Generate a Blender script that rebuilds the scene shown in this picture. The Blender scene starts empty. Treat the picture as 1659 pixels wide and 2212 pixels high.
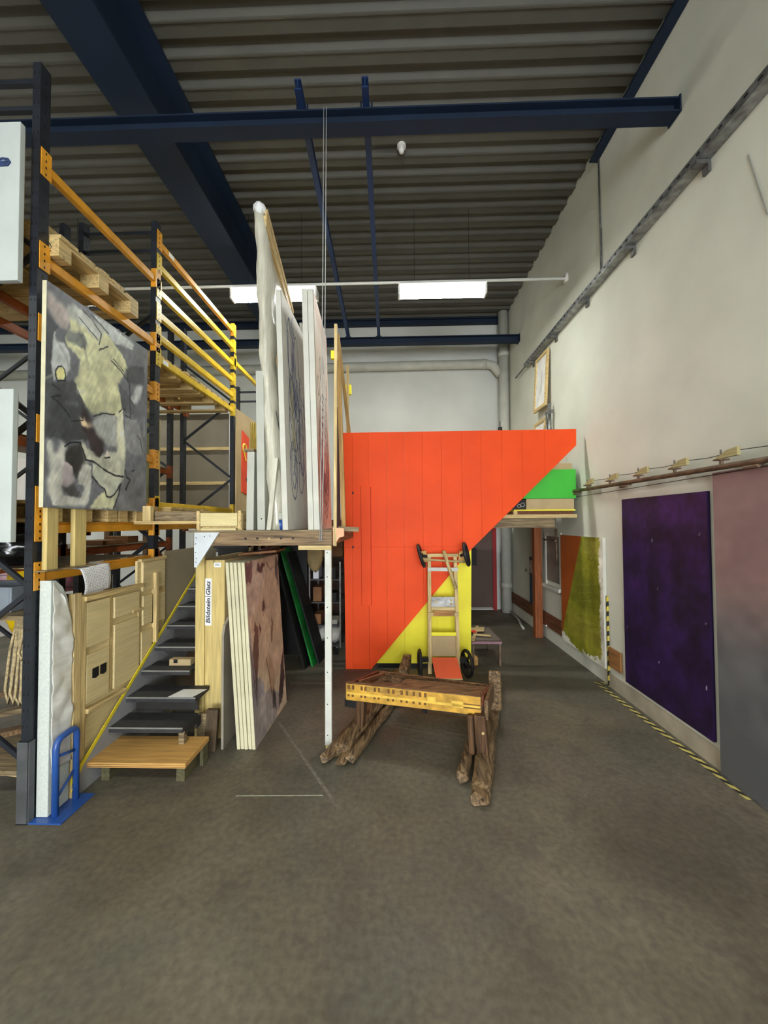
import bpy, bmesh, math, random
import numpy as np
from mathutils import Vector, Matrix

# ---------------------------------------------------------------- camera
F_PX, PITCH, ROLL, YAW, CAM_H = 840.0, .0263, .0062, -.0271, 1.85
sc = bpy.context.scene
C = sc.collection
cp, sp, cy, sy = math.cos(PITCH), math.sin(PITCH), math.cos(YAW), math.sin(YAW)
_f = Vector((sy*cp, cy*cp, sp)); _r = Vector((cy, -sy, 0)); _u = _r.cross(_f)
_c, _n = math.cos(ROLL), math.sin(ROLL)
_r2 = _r*_c - _u*_n; _u2 = _r*_n + _u*_c
cam_d = bpy.data.cameras.new('camera'); cam = bpy.data.objects.new('camera', cam_d); C.objects.link(cam)
cam_d.sensor_fit = 'VERTICAL'; cam_d.sensor_height = 24.0; cam_d.lens = F_PX*24.0/2212.0
cam_d.clip_start = .05; cam_d.clip_end = 100
cam.matrix_world = Matrix(((_r2.x, _u2.x, -_f.x, 0), (_r2.y, _u2.y, -_f.y, 0), (_r2.z, _u2.z, -_f.z, CAM_H), (0, 0, 0, 1)))
sc.camera = cam
# ---------------------------------------------------------------- world, exposure
w = bpy.data.worlds.new('world'); sc.world = w; w.use_nodes = True
w.node_tree.nodes['Background'].inputs[0].default_value = (.5, .52, .55, 1)
w.node_tree.nodes['Background'].inputs[1].default_value = .02
sc.view_settings.view_transform = 'Standard'; sc.view_settings.look = 'None'
sc.view_settings.exposure = -0.04; sc.view_settings.gamma = 1.0
FILL_GLOW = 22.0            # glow of the added, unseen gate behind the viewer that fills frontal light
sc.view_settings.use_curve_mapping = False
TUBE_POWER = 160.0         # emission strength of the prismatic lens under every fluorescent fixture
TUBE_SIDE = 5.0           # the opal sides of the fixtures glow far less
# ---------------------------------------------------------------- colour + materials
def lin(c):
    c = c/255.0
    return c/12.92 if c <= .04045 else ((c+.055)/1.055)**2.4
def rgb(c): return (lin(c[0]), lin(c[1]), lin(c[2]), 1)
MATS = {}
def _nt(name):
    m = bpy.data.materials.new(name); m.use_nodes = True
    nt = m.node_tree; b = nt.nodes['Principled BSDF']
    return m, nt, b
def mat(name, col, rough=.6, var=.12, scale=6.0, bump=.0, metal=0., spec=.4, stretch=(1, 1, 1), coat=0., col2=None, detail=4.0, dirt=0.):
    """noise varied paint / plaster / metal"""
    if name in MATS: return MATS[name]
    m, nt, b = _nt(name); N, L = nt.nodes.new, nt.links.new
    tc = N('ShaderNodeTexCoord'); mp = N('ShaderNodeMapping'); mp.inputs['Scale'].default_value = stretch
    L(tc.outputs['Object'], mp.inputs['Vector'])
    no = N('ShaderNodeTexNoise'); no.inputs['Scale'].default_value = scale; no.inputs['Detail'].default_value = detail
    L(mp.outputs['Vector'], no.inputs['Vector'])
    cr = N('ShaderNodeValToRGB'); cr.color_ramp.elements[0].position = .3; cr.color_ramp.elements[1].position = .72
    a = [max(0, x*(1-var)) for x in col]; z = [min(255, x*(1+var*.6)) for x in (col2 or col)]
    cr.color_ramp.elements[0].color = rgb(a); cr.color_ramp.elements[1].color = rgb(z)
    L(no.outputs['Fac'], cr.inputs['Fac'])
    out = cr.outputs['Color']
    if dirt > 0:
        n2 = N('ShaderNodeTexNoise'); n2.inputs['Scale'].default_value = scale*.35; n2.inputs['Detail'].default_value = 8
        L(tc.outputs['Object'], n2.inputs['Vector'])
        r2 = N('ShaderNodeValToRGB'); r2.color_ramp.elements[0].position = .55; r2.color_ramp.elements[1].position = .75
        r2.color_ramp.elements[0].color = (0, 0, 0, 1); r2.color_ramp.elements[1].color = (dirt, dirt, dirt, 1)
        L(n2.outputs['Fac'], r2.inputs['Fac'])
        mx = N('ShaderNodeMixRGB'); L(r2.outputs['Color'], mx.inputs['Fac']); L(out, mx.inputs['Color1'])
        mx.inputs['Color2'].default_value = rgb([x*.5 for x in col]); out = mx.outputs['Color']
    L(out, b.inputs['Base Color'])
    b.inputs['Roughness'].default_value = rough; b.inputs['Metallic'].default_value = metal
    b.inputs['Specular IOR Level'].default_value = spec; b.inputs['Coat Weight'].default_value = coat
    if bump > 0:
        bp = N('ShaderNodeBump'); bp.inputs['Strength'].default_value = bump; bp.inputs['Distance'].default_value = .01
        L(no.outputs['Fac'], bp.inputs['Height']); L(bp.outputs['Normal'], b.inputs['Normal'])
    MATS[name] = m; return m
def wood(name, col, axis='Z', rough=.62, var=.25, scale=9.0, knots=True, dark=None):
    """grain along the given axis"""
    if name in MATS: return MATS[name]
    m, nt, b = _nt(name); N, L = nt.nodes.new, nt.links.new
    tc = N('ShaderNodeTexCoord'); mp = N('ShaderNodeMapping')
    s = [1.0, 1.0, 1.0]; s['XYZ'.index(axis)] = .06
    mp.inputs['Scale'].default_value = s; L(tc.outputs['Object'], mp.inputs['Vector'])
    no = N('ShaderNodeTexNoise'); no.inputs['Scale'].default_value = scale*6; no.inputs['Detail'].default_value = 5; no.inputs['Distortion'].default_value = .6
    L(mp.outputs['Vector'], no.inputs['Vector'])
    cr = N('ShaderNodeValToRGB'); cr.color_ramp.elements[0].position = .3; cr.color_ramp.elements[1].position = .7
    cr.color_ramp.elements[0].color = rgb([x*(1-var) for x in (dark or col)]); cr.color_ramp.elements[1].color = rgb([min(255, x*(1+var*.25)) for x in col])
    L(no.outputs['Fac'], cr.inputs['Fac']); out = cr.outputs['Color']
    if knots:
        n2 = N('ShaderNodeTexVoronoi'); n2.inputs['Scale'].default_value = 5.5
        mp2 = N('ShaderNodeMapping'); s2 = [1.0, 1.0, 1.0]; s2['XYZ'.index(axis)] = .55
        mp2.inputs['Scale'].default_value = s2; L(tc.outputs['Object'], mp2.inputs['Vector']); L(mp2.outputs['Vector'], n2.inputs['Vector'])
        r2 = N('ShaderNodeValToRGB'); r2.color_ramp.elements[0].position = .03; r2.color_ramp.elements[1].position = .09
        r2.color_ramp.elements[0].color = (.75, .75, .75, 1); r2.color_ramp.elements[1].color = (0, 0, 0, 1)
        L(n2.outputs['Distance'], r2.inputs['Fac'])
        mx = N('ShaderNodeMixRGB'); L(r2.outputs['Color'], mx.inputs['Fac']); L(out, mx.inputs['Color1'])
        mx.inputs['Color2'].default_value = rgb([x*.55 for x in col]); out = mx.outputs['Color']
    L(out, b.inputs['Base Color']); b.inputs['Roughness'].default_value = rough; b.inputs['Specular IOR Level'].default_value = .3
    bp = N('ShaderNodeBump'); bp.inputs['Strength'].default_value = .15; bp.inputs['Distance'].default_value = .004
    L(no.outputs['Fac'], bp.inputs['Height']); L(bp.outputs['Normal'], b.inputs['Normal'])
    MATS[name] = m; return m
def paint_mat(name, rough=.55, grain=.06, spec=.4, coat=0.):
    """reads the painted colour attribute and adds a fine brush grain"""
    if name in MATS: return MATS[name]
    m, nt, b = _nt(name); N, L = nt.nodes.new, nt.links.new
    at = N('ShaderNodeAttribute'); at.attribute_name = 'paint'
    tc = N('ShaderNodeTexCoord'); no = N('ShaderNodeTexNoise'); no.inputs['Scale'].default_value = 90; no.inputs['Detail'].default_value = 3
    L(tc.outputs['Object'], no.inputs['Vector'])
    hs = N('ShaderNodeHueSaturation'); L(at.outputs['Color'], hs.inputs['Color'])
    mr = N('ShaderNodeMapRange'); mr.inputs['To Min'].default_value = 1-grain; mr.inputs['To Max'].default_value = 1+grain
    L(no.outputs['Fac'], mr.inputs['Value']); L(mr.outputs['Result'], hs.inputs['Value']); L(hs.outputs['Color'], b.inputs['Base Color'])
    b.inputs['Roughness'].default_value = rough; b.inputs['Specular IOR Level'].default_value = spec; b.inputs['Coat Weight'].default_value = coat
    bp = N('ShaderNodeBump'); bp.inputs['Strength'].default_value = .1; bp.inputs['Distance'].default_value = .003
    L(no.outputs['Fac'], bp.inputs['Height']); L(bp.outputs['Normal'], b.inputs['Normal'])
    MATS[name] = m; return m
def emit_mat(name, col, strength):
    if name in MATS: return MATS[name]
    m, nt, b = _nt(name)
    b.inputs['Base Color'].default_value = (.8, .8, .8, 1)
    b.inputs['Emission Color'].default_value = rgb(col); b.inputs['Emission Strength'].default_value = strength
    MATS[name] = m; return m
def stripe_mat(name, c1, c2, direction, period):
    if name in MATS: return MATS[name]
    m, nt, b = _nt(name); N, L = nt.nodes.new, nt.links.new
    tc = N('ShaderNodeTexCoord'); vm = N('ShaderNodeVectorMath'); vm.operation = 'DOT_PRODUCT'
    vm.inputs[1].default_value = direction; L(tc.outputs['Object'], vm.inputs[0])
    m1 = N('ShaderNodeMath'); m1.operation = 'DIVIDE'; m1.inputs[1].default_value = period; L(vm.outputs['Value'], m1.inputs[0])
    m2 = N('ShaderNodeMath'); m2.operation = 'FRACT'; L(m1.outputs[0], m2.inputs[0])
    m3 = N('ShaderNodeMath'); m3.operation = 'GREATER_THAN'; m3.inputs[1].default_value = .5; L(m2.outputs[0], m3.inputs[0])
    mx = N('ShaderNodeMixRGB'); L(m3.outputs[0], mx.inputs['Fac']); mx.inputs['Color1'].default_value = rgb(c1); mx.inputs['Color2'].default_value = rgb(c2)
    L(mx.outputs['Color'], b.inputs['Base Color']); b.inputs['Roughness'].default_value = .55
    MATS[name] = m; return m
# ---------------------------------------------------------------- geometry (all in world metres)
def box(x0, x1, y0, y1, z0, z1):
    v = [(x, y, z) for z in (z0, z1) for x, y in ((x0, y0), (x1, y0), (x1, y1), (x0, y1))]
    return v, [(3, 2, 1, 0), (4, 5, 6, 7), (0, 1, 5, 4), (1, 2, 6, 5), (2, 3, 7, 6), (3, 0, 4, 7)]
def hexa(o, T, L, H):
    o, T, L, H = map(Vector, (o, T, L, H))
    v = [o, o+T, o+T+L, o+L, o+H, o+T+H, o+T+L+H, o+L+H]
    f = [(3, 2, 1, 0), (4, 5, 6, 7), (0, 1, 5, 4), (1, 2, 6, 5), (2, 3, 7, 6), (3, 0, 4, 7)]
    if T.cross(L).dot(H) < 0: f = [tuple(reversed(q)) for q in f]
    return [tuple(p) for p in v], f
def prism(poly, axis, a, b):
    """polygon in the two other axes extruded from a to b along axis"""
    def P(p, t):
        return {'X': (t, p[0], p[1]), 'Y': (p[0], t, p[1]), 'Z': (p[0], p[1], t)}[axis]
    n = len(poly); v = [P(p, a) for p in poly]+[P(p, b) for p in poly]
    f = [tuple(range(n)), tuple(range(2*n-1, n-1, -1))]+[(i, i+n, (i+1) % n+n, (i+1) % n) for i in range(n)]
    return v, f
def bar(p, q, w_, h_, up=(0, 0, 1)):
    p, q, up = Vector(p), Vector(q), Vector(up); d = (q-p).normalized()
    s = d.cross(up)
    if s.length < 1e-4: s = d.cross(Vector((1, 0, 0)))
    s.normalize(); u = s.cross(d)
    return hexa(p-s*w_/2-u*h_/2, s*w_, q-p, u*h_)
def tube(pts, r, n=8, caps=True):
    pts = [Vector(p) for p in pts]; v, f = [], []
    ref = None
    for i, p in enumerate(pts):
        d = (pts[min(i+1, len(pts)-1)]-pts[max(i-1, 0)]).normalized()
        if ref is None: ref = d.orthogonal().normalized()
        ref = (ref-d*ref.dot(d)).normalized(); b = d.cross(ref)
        rr = r[i] if isinstance(r, (list, tuple)) else r
        for k in range(n):
            a = 2*math.pi*k/n; v.append(tuple(p+ref*math.cos(a)*rr+b*math.sin(a)*rr))
    for i in range(len(pts)-1):
        for k in range(n): f.append((i*n+k, i*n+(k+1) % n, (i+1)*n+(k+1) % n, (i+1)*n+k))
    if caps: f.append(tuple(range(n-1, -1, -1))); f.append(tuple((len(pts)-1)*n+k for k in range(n)))
    return v, f
def ring(c, axis, R, r, n=20, m=8):
    """torus"""
    c = Vector(c); ax = Vector(axis).normalized(); a = ax.orthogonal().normalized(); b = ax.cross(a); v, f = [], []
    for i in range(n):
        t = 2*math.pi*i/n; e = a*math.cos(t)+b*math.sin(t)
        for j in range(m):
            s = 2*math.pi*j/m; v.append(tuple(c+e*(R+r*math.cos(s))+ax*r*math.sin(s)))
    for i in range(n):
        for j in range(m): f.append((i*m+j, ((i+1) % n)*m+j, ((i+1) % n)*m+(j+1) % m, i*m+(j+1) % m))
    return v, f
def join(*gs):
    v, f = [], []
    for g in gs:
        o = len(v); v += list(g[0]); f += [tuple(i+o for i in q) for q in g[1]]
    return v, f
def blob(c, rad, seed=0, amp=.18, sub=3, flat=None):
    bm = bmesh.new(); bmesh.ops.create_icosphere(bm, subdivisions=sub, radius=1)
    rn = random.Random(seed); ph = [(rn.uniform(1.2, 4.5), Vector((rn.uniform(-1, 1), rn.uniform(-1, 1), rn.uniform(-1, 1))).normalized(), rn.uniform(0, 6.3)) for _ in range(9)]
    v = []
    for x in bm.verts:
        d = x.co.copy(); k = 1+amp*sum(abs(math.sin(fq*3*d.dot(dr)+p)) for fq, dr, p in ph)/5-amp
        q = Vector((d.x*rad[0]*k, d.y*rad[1]*k, d.z*rad[2]*k))+Vector(c)
        if flat is not None: q.z = max(q.z, flat)
        v.append(tuple(q))
    f = [tuple(t.index for t in q.verts) for q in bm.faces]; bm.free(); return v, f
# ---------------------------------------------------------------- objects
BASE = {}
def _mesh(name, geo, m, smooth=False):
    me = bpy.data.meshes.new(name); me.from_pydata([tuple(p) for p in geo[0]], [], geo[1]); me.update()
    if m: me.materials.append(m)
    if smooth: me.polygons.foreach_set('use_smooth', [True]*len(me.polygons))
    return me
def tag(o, label=None, cat=None, group=None, kind=None):
    if label: o['label'] = label
    if cat: o['category'] = cat
    if group: o['group'] = group
    if kind or cat: o['kind'] = kind or 'thing'
def thing(name, label, cat, loc, group=None):
    o = bpy.data.objects.new(name, None); C.objects.link(o); o.location = loc; o.empty_display_size = .1
    BASE[o.name] = Vector(loc); tag(o, label, cat, group); return o
def part(parent, name, geo, m, smooth=False, bev=0, label=None, kind=None):
    b = BASE[parent.name]
    g = ([(p[0]-b.x, p[1]-b.y, p[2]-b.z) for p in geo[0]], geo[1])
    me = _mesh(name, g, m, smooth); o = bpy.data.objects.new(name, me); C.objects.link(o); o.parent = parent
    BASE[o.name] = b; tag(o, label, kind=kind)
    if bev: md = o.modifiers.new('bevel', 'BEVEL'); md.width = bev; md.segments = 2; md.limit_method = 'ANGLE'
    return o
def single(name, label, cat, geo, m, smooth=False, bev=0, group=None, kind=None):
    xs = [p[0] for p in geo[0]]; ys = [p[1] for p in geo[0]]; zs = [p[2] for p in geo[0]]
    b = Vector(((min(xs)+max(xs))/2, (min(ys)+max(ys))/2, min(zs)))
    me = _mesh(name, ([(p[0]-b.x, p[1]-b.y, p[2]-b.z) for p in geo[0]], geo[1]), m, smooth)
    o = bpy.data.objects.new(name, me); C.objects.link(o); o.location = b; BASE[o.name] = b; tag(o, label, cat, group, kind)
    if bev: md = o.modifiers.new('bevel', 'BEVEL'); md.width = bev; md.segments = 2; md.limit_method = 'ANGLE'
    return o
def struct(name, geo, m, smooth=False, label=None):
    me = _mesh(name, geo, m, smooth); o = bpy.data.objects.new(name, me); C.objects.link(o)
    BASE[o.name] = Vector((0, 0, 0)); o['kind'] = 'structure'
    if label: o['label'] = label
    return o
def copy_tree(o, loc, label=None, parent=None):
    c = o.copy(); C.objects.link(c)
    if parent is None:
        c.location = loc; BASE[c.name] = Vector(loc)
        if label: c['label'] = label
    else: c.parent = parent
    for ch in list(o.children): copy_tree(ch, None, None, c)
    return c
def text_geo(s, size, shear=0., bold=0.):
    cu = bpy.data.curves.new('t', 'FONT'); cu.body = s; cu.size = size; cu.shear = shear; cu.offset = bold; cu.extrude = .0006
    cu.align_x = 'CENTER'; cu.align_y = 'CENTER'; cu.resolution_u = 3
    o = bpy.data.objects.new('t', cu); C.objects.link(o); bpy.context.view_layer.update()
    me = bpy.data.meshes.new_from_object(o.evaluated_get(bpy.context.evaluated_depsgraph_get()))
    v = [tuple(p.co) for p in me.vertices]; f = [tuple(p.vertices) for p in me.polygons]
    bpy.data.objects.remove(o); bpy.data.curves.remove(cu); bpy.data.meshes.remove(me); return v, f
# ---------------------------------------------------------------- painter: flat painted pictures as a colour attribute
def smooth_noise(h, w_, cells, rng):
    gy, gx = max(2, int(cells*h/max(h, w_))+2), max(2, int(cells*w_/max(h, w_))+2)
    g = rng.random((gy+1, gx+1)); yy = np.linspace(0, gy-1e-3, h); xx = np.linspace(0, gx-1e-3, w_)
    y0 = yy.astype(int); x0 = xx.astype(int); fy = (yy-y0)[:, None]; fx = (xx-x0)[None, :]
    fy = fy*fy*(3-2*fy); fx = fx*fx*(3-2*fx)
    return (g[y0][:, x0]*(1-fy)*(1-fx)+g[y0+1][:, x0]*fy*(1-fx)+g[y0][:, x0+1]*(1-fy)*fx+g[y0+1][:, x0+1]*fy*fx)-.5
def inside(px, py, pts):
    r = np.zeros(px.shape, bool); n = len(pts)
    for i in range(n):
        (x1, y1), (x2, y2) = pts[i], pts[(i+1) % n]
        if y1 == y2: continue
        r ^= ((y1 > py) != (y2 > py)) & (px < (x2-x1)*(py-y1)/(y2-y1)+x1)
    return r
def seg_dist(px, py, pts, ar):
    d = np.full(px.shape, 9.0)
    for (x1, y1), (x2, y2) in zip(pts[:-1], pts[1:]):
        ax, ay, bx, by = x1, y1*ar, x2, y2*ar; dx, dy = bx-ax, by-ay; L2 = dx*dx+dy*dy+1e-12
        t = np.clip(((px-ax)*dx+(py*ar-ay)*dy)/L2, 0, 1)
        d = np.minimum(d, np.hypot(px-ax-t*dx, py*ar-ay-t*dy))
    return d
def painter(nx, ny, base, ops, seed=1, warp=.012, brush=.010, mottle=.10, ar=1.0, streak=.0, blur=0):
    rng = np.random.default_rng(seed)
    px, py = np.meshgrid(np.linspace(0, 1, nx), np.linspace(0, 1, ny))
    img = np.ones((ny, nx, 3))*np.array(base)/255.0
    wx = smooth_noise(ny, nx, 14, rng)*warp*2+smooth_noise(ny, nx, 60, rng)*brush*2
    wy = smooth_noise(ny, nx, 14, rng)*warp*2+smooth_noise(ny, nx, 60, rng)*brush*2
    soft_done = blur == 0
    for op in ops:
        if op[0] == 'l' and not soft_done and len(op) < 4:
            soft_done = True; b_ = img.copy()
            for _ in range(blur): b_ = (b_+np.roll(b_, 1, 0)+np.roll(b_, -1, 0)+np.roll(b_, 1, 1)+np.roll(b_, -1, 1))/5
            k_ = np.clip(.35+2.0*smooth_noise(ny, nx, 12, rng), 0, 1)[..., None]; img = img*(1-k_)+b_*k_
        if op[0] == 'p':
            acc = np.zeros((ny, nx))
            for k in range(5):
                j = rng.normal(0, .35/nx, 2)
                acc += inside(px+wx+j[0]*3, py+wy+j[1]*3, op[2])
            a = (acc/5)[..., None]; var = 1+smooth_noise(ny, nx, 26, rng)[..., None]*.16+smooth_noise(ny, nx, 7, rng)[..., None]*.16
            al = op[3] if len(op) > 3 else 1.0
            img = img*(1-a*al)+np.clip(np.array(op[1])/255.0*var, 0, 1)*a*al
        else:
            col = np.array(op[3] if len(op) > 3 else (34, 38, 46))/255.0
            d = seg_dist(px+wx*.4, py+wy*.4, op[2], ar); wd = op[1]*(1+.5*smooth_noise(ny, nx, 30, rng))
            a = np.clip((wd-d)/(.0035)+.5, 0, 1)[..., None]*(op[4] if len(op) > 4 else .92)
            img = img*(1-a)+col*a
    st = smooth_noise(ny, nx, 110, rng); st = sum(np.roll(np.roll(st, k, 0), k//2, 1) for k in range(-9, 10))/19; img = np.clip(img*(1+streak*2.2*st[..., None]), 0, 1)
    img *= 1+mottle*(smooth_noise(ny, nx, 9, rng)+.6*smooth_noise(ny, nx, 40, rng))[..., None]
    return np.clip(img, 0, 1)
def face_grid(parent, name, o, U, V, img, m, off=.0008, label=None):
    """a painted skin lying on a flat canvas: o corner, U to the right, V up as one looks at it"""
    ny, nx, _ = img.shape; o, U, V = Vector(o), Vector(U), Vector(V); nrm = U.cross(V).normalized()*off
    b = BASE[parent.name]; o = o+nrm-b
    uu, vv = np.meshgrid(np.linspace(0, 1, nx), np.linspace(0, 1, ny))
    P = np.array(o)[None, None]+uu[..., None]*np.array(U)+vv[..., None]*np.array(V)
    idx = np.arange(nx*ny).reshape(ny, nx)
    q = np.stack([idx[:-1, :-1], idx[:-1, 1:], idx[1:, 1:], idx[1:, :-1]], -1).reshape(-1, 4)
    me = bpy.data.meshes.new(name); me.vertices.add(nx*ny); me.vertices.foreach_set('co', P.reshape(-1).astype(np.float32))
    me.loops.add(q.size); me.loops.foreach_set('vertex_index', q.reshape(-1).astype(np.int32))
    me.polygons.add(len(q)); me.polygons.foreach_set('loop_start', np.arange(0, q.size, 4, dtype=np.int32))
    me.update(calc_edges=True)
    at = me.color_attributes.new('paint', 'FLOAT_COLOR', 'POINT')
    L = np.where(img <= .04045, img/12.92, ((img+.055)/1.055)**2.4)
    at.data.foreach_set('color', np.concatenate([L, np.ones((ny, nx, 1))], -1).reshape(-1).astype(np.float32))
    me.materials.append(m); ob = bpy.data.objects.new(name, me); C.objects.link(ob); ob.parent = parent; BASE[ob.name] = b
    if label: ob['label'] = label
    return ob
# ================================================================ materials
def floor_material():
    m, nt, b = _nt('concrete_floor'); N, L = nt.nodes.new, nt.links.new
    tc = N('ShaderNodeTexCoord'); V = tc.outputs['Object']
    def noise(s, d=6, dist=0.):
        n = N('ShaderNodeTexNoise'); n.inputs['Scale'].default_value = s; n.inputs['Detail'].default_value = d; n.inputs['Distortion'].default_value = dist
        L(V, n.inputs['Vector']); return n.outputs['Fac']
    def ramp(f, p0, p1, c0, c1):
        r = N('ShaderNodeValToRGB'); e = r.color_ramp.elements; e[0].position = p0; e[1].position = p1; e[0].color = c0; e[1].color = c1
        L(f, r.inputs['Fac']); return r.outputs['Color']
    def mix(fac, a, c, mode='MIX'):
        x = N('ShaderNodeMixRGB'); x.blend_type = mode
        for i, s in (('Fac', fac), ('Color1', a), ('Color2', c)):
            if hasattr(s, 'is_linked'): L(s, x.inputs[i])
            else: x.inputs[i].default_value = s
        return x.outputs['Color']
    K = lambda v: (v, v, v, 1)
    base = ramp(noise(1.6, 8, .4), .32, .68, rgb((92, 86, 73)), rgb((120, 112, 96)))
    gr = ramp(noise(.7, 5, .8), .45, .62, K(0), K(.55))
    base = mix(gr, base, rgb((94, 96, 86)))
    rd = ramp(noise(1.1, 6, .5), .56, .72, K(0), K(.4))
    base = mix(rd, base, rgb((108, 96, 88)))
    fine = ramp(noise(28, 6), .3, .75, K(.72), K(1.12))
    base = mix(1.0, base, fine, 'MULTIPLY')
    dk = ramp(noise(6.5, 10, .5), .55, .72, K(0), K(.5))
    base = mix(dk, base, rgb((76, 73, 66)))
    sp = ramp(noise(120, 2), .70, .76, K(0), K(.25))
    base = mix(sp, base, rgb((165, 160, 148)))
    # worn trowelled repair strip close to the viewer (a stain with its own outline)
    sx = N('ShaderNodeSeparateXYZ'); L(V, sx.inputs[0])
    def band(src, c, h, soft):
        a = N('ShaderNodeMath'); a.operation = 'SUBTRACT'; L(src, a.inputs[0]); a.inputs[1].default_value = c
        q = N('ShaderNodeMath'); q.operation = 'ABSOLUTE'; L(a.outputs[0], q.inputs[0])
        r = N('ShaderNodeMapRange'); r.inputs['From Min'].default_value = h-soft; r.inputs['From Max'].default_value = h+soft
        r.inputs['To Min'].default_value = 1; r.inputs['To Max'].default_value = 0; L(q.outputs[0], r.inputs['Value']); return r.outputs['Result']
    wn = noise(3.0, 7, .3); ad = N('ShaderNodeMath'); ad.operation = 'MULTIPLY_ADD'; L(wn, ad.inputs[0]); ad.inputs[1].default_value = .22; L(sx.outputs['Y'], ad.inputs[2])
    b1 = band(ad.outputs[0], 1.50, .07, .03); b2 = band(sx.outputs['X'], 1.3, 1.45, .25)
    mm = N('ShaderNodeMath'); mm.operation = 'MULTIPLY'; L(b1, mm.inputs[0]); L(b2, mm.inputs[1])
    m4 = N('ShaderNodeMath'); m4.operation = 'MULTIPLY'; L(mm.outputs[0], m4.inputs[0]); L(ramp(noise(7, 6), .35, .6, K(0), K(1)), m4.inputs[1])
    m3 = N('ShaderNodeMath'); m3.operation = 'MULTIPLY'; m3.inputs[1].default_value = .55; L(m4.outputs[0], m3.inputs[0])
    base = mix(m3.outputs[0], base, rgb((140, 128, 98)))
    L(base, b.inputs['Base Color'])
    rr = ramp(noise(2.5, 6), .3, .7, K(.42), K(.68)); L(rr, b.inputs['Roughness']); b.inputs['Specular IOR Level'].default_value = .35
    bp = N('ShaderNodeBump'); bp.inputs['Strength'].default_value = .12; bp.inputs['Distance'].default_value = .004
    L(noise(40, 5), bp.inputs['Height']); L(bp.outputs['Normal'], b.inputs['Normal'])
    return m
M_floor = floor_material()
M_wall = mat('white_plaster', (212, 213, 200), .85, .05, 1.3, .05, spec=.2, dirt=.10)
M_wallback = mat('white_plaster_back', (204, 206, 200), .85, .05, 1.0, .04, spec=.2, dirt=.10)
M_ceil = mat('grey_deck_steel', (86, 84, 77), .6, .05, 3.0, spec=.3)
M_blue = mat('dark_blue_paint', (12, 31, 54), .7, .12, 2.5, spec=.4)
M_blue2 = mat('blue_paint', (26, 50, 92), .5, .10, 2.5, spec=.4)
M_galv = mat('galvanised_steel', (150, 152, 152), .38, .25, 14, metal=.75)
M_steel = mat('dull_steel', (120, 120, 118), .45, .2, 12, metal=.6)
M_rust = mat('brown_steel_pipe', (112, 92, 74), .6, .3, 14, metal=.3)
M_white = mat('white_enamel', (228, 228, 222), .45, .03, 4)
M_whiteg = mat('white_paint_wood', (204, 205, 197), .6, .06, 7, .05, dirt=.12)
M_cream = mat('cream_canvas_edge', (208, 202, 170), .75, .06, 9, .05, dirt=.12)
M_canvas = mat('primed_canvas', (202, 201, 190), .8, .04, 6, .06, dirt=.08)
M_greyc = mat('grey_primed_canvas', (184, 185, 174), .8, .05, 5, .05, dirt=.15)
M_black = mat('black_rubber', (30, 30, 32), .55, .2, 10)
M_dark = mat('near_black', (18, 18, 19), .6, .2, 6)
M_upr = mat('rack_upright_blue_black', (40, 44, 52), .42, .18, 8, metal=.25, spec=.5)
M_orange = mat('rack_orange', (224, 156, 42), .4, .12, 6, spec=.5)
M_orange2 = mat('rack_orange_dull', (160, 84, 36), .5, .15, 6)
M_yellow = mat('rack_yellow', (214, 180, 40), .4, .1, 6, spec=.5)
M_pineZ = wood('pine_upright', (216, 190, 134), 'Z'); M_pineY = wood('pine_along', (216, 190, 134), 'Y'); M_pineX = wood('pine_across', (216, 190, 134), 'X')
M_plyZ = wood('plywood_upright', (210, 187, 122), 'Z', var=.14); M_plyX = wood('plywood_tread', (206, 160, 92), 'X', var=.14, knots=False)
M_plyY = wood('plywood_relief', (222, 202, 152), 'Y', var=.08, knots=False)
M_palX = wood('pallet_wood_x', (208, 180, 124), 'X'); M_palY = wood('pallet_wood_y', (208, 180, 124), 'Y')
M_greyw = wood('weathered_wood', (150, 132, 100), 'X', dark=(110, 92, 70)); M_oldX = wood('old_brown_wood', (134, 100, 68), 'X', var=.45, dark=(96, 70, 48))
M_oldY = wood('old_grey_wood', (124, 98, 70), 'Y', var=.5, dark=(90, 70, 50)); M_brownZ = wood('brown_stained_post', (150, 84, 44), 'Z', var=.3)
M_brownY = wood('brown_fender_board', (120, 76, 50), 'Y', var=.3); M_red = mat('signal_red_paint', (255, 80, 17), .6, .08, 1.4, .03, spec=.3, dirt=.06)
M_yelp = mat('lemon_paint', (252, 236, 58), .6, .08, 2.0, .03, dirt=.10)
M_step = mat('anthracite_step_mat', (50, 50, 52), .65, .2, 22, .1); M_stepr = mat('dark_riser', (44, 42, 40), .6, .2, 10)
M_grey = mat('grey_paint', (150, 150, 152), .65, .07, 5); M_mdf = mat('mdf_tan', (186, 164, 124), .8, .05, 4)
M_bluest = mat('cobalt_powder_coat', (40, 82, 156), .35, .06, 6, spec=.5, coat=.2)
M_foam = mat('polystyrene', (198, 204, 198), .9, .05, 60, .15)
M_film = mat('plastic_film', (226, 226, 220), .28, .06, 5, .22, spec=.5, stretch=(2, 1, 5), coat=.4)
M_filmw = mat('pale_wrap', (204, 200, 182), .30, .10, 6, .45, spec=.55, stretch=(5, 5, .8), coat=.4)
M_blackpl = mat('black_plastic_sheet', (20, 20, 22), .22, .3, 6, .8, spec=.7)
M_card = mat('brown_card', (138, 96, 62), .8, .15, 5); M_paper = mat('white_paper', (232, 234, 236), .7, .02, 4)
M_purple = mat('deep_purple_paint', (38, 18, 64), .62, .28, 3.2, .05, spec=.3, stretch=(1, 1, .6))
M_greenp = mat('grass_green_paint', (66, 190, 58), .55, .05, 3)
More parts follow.
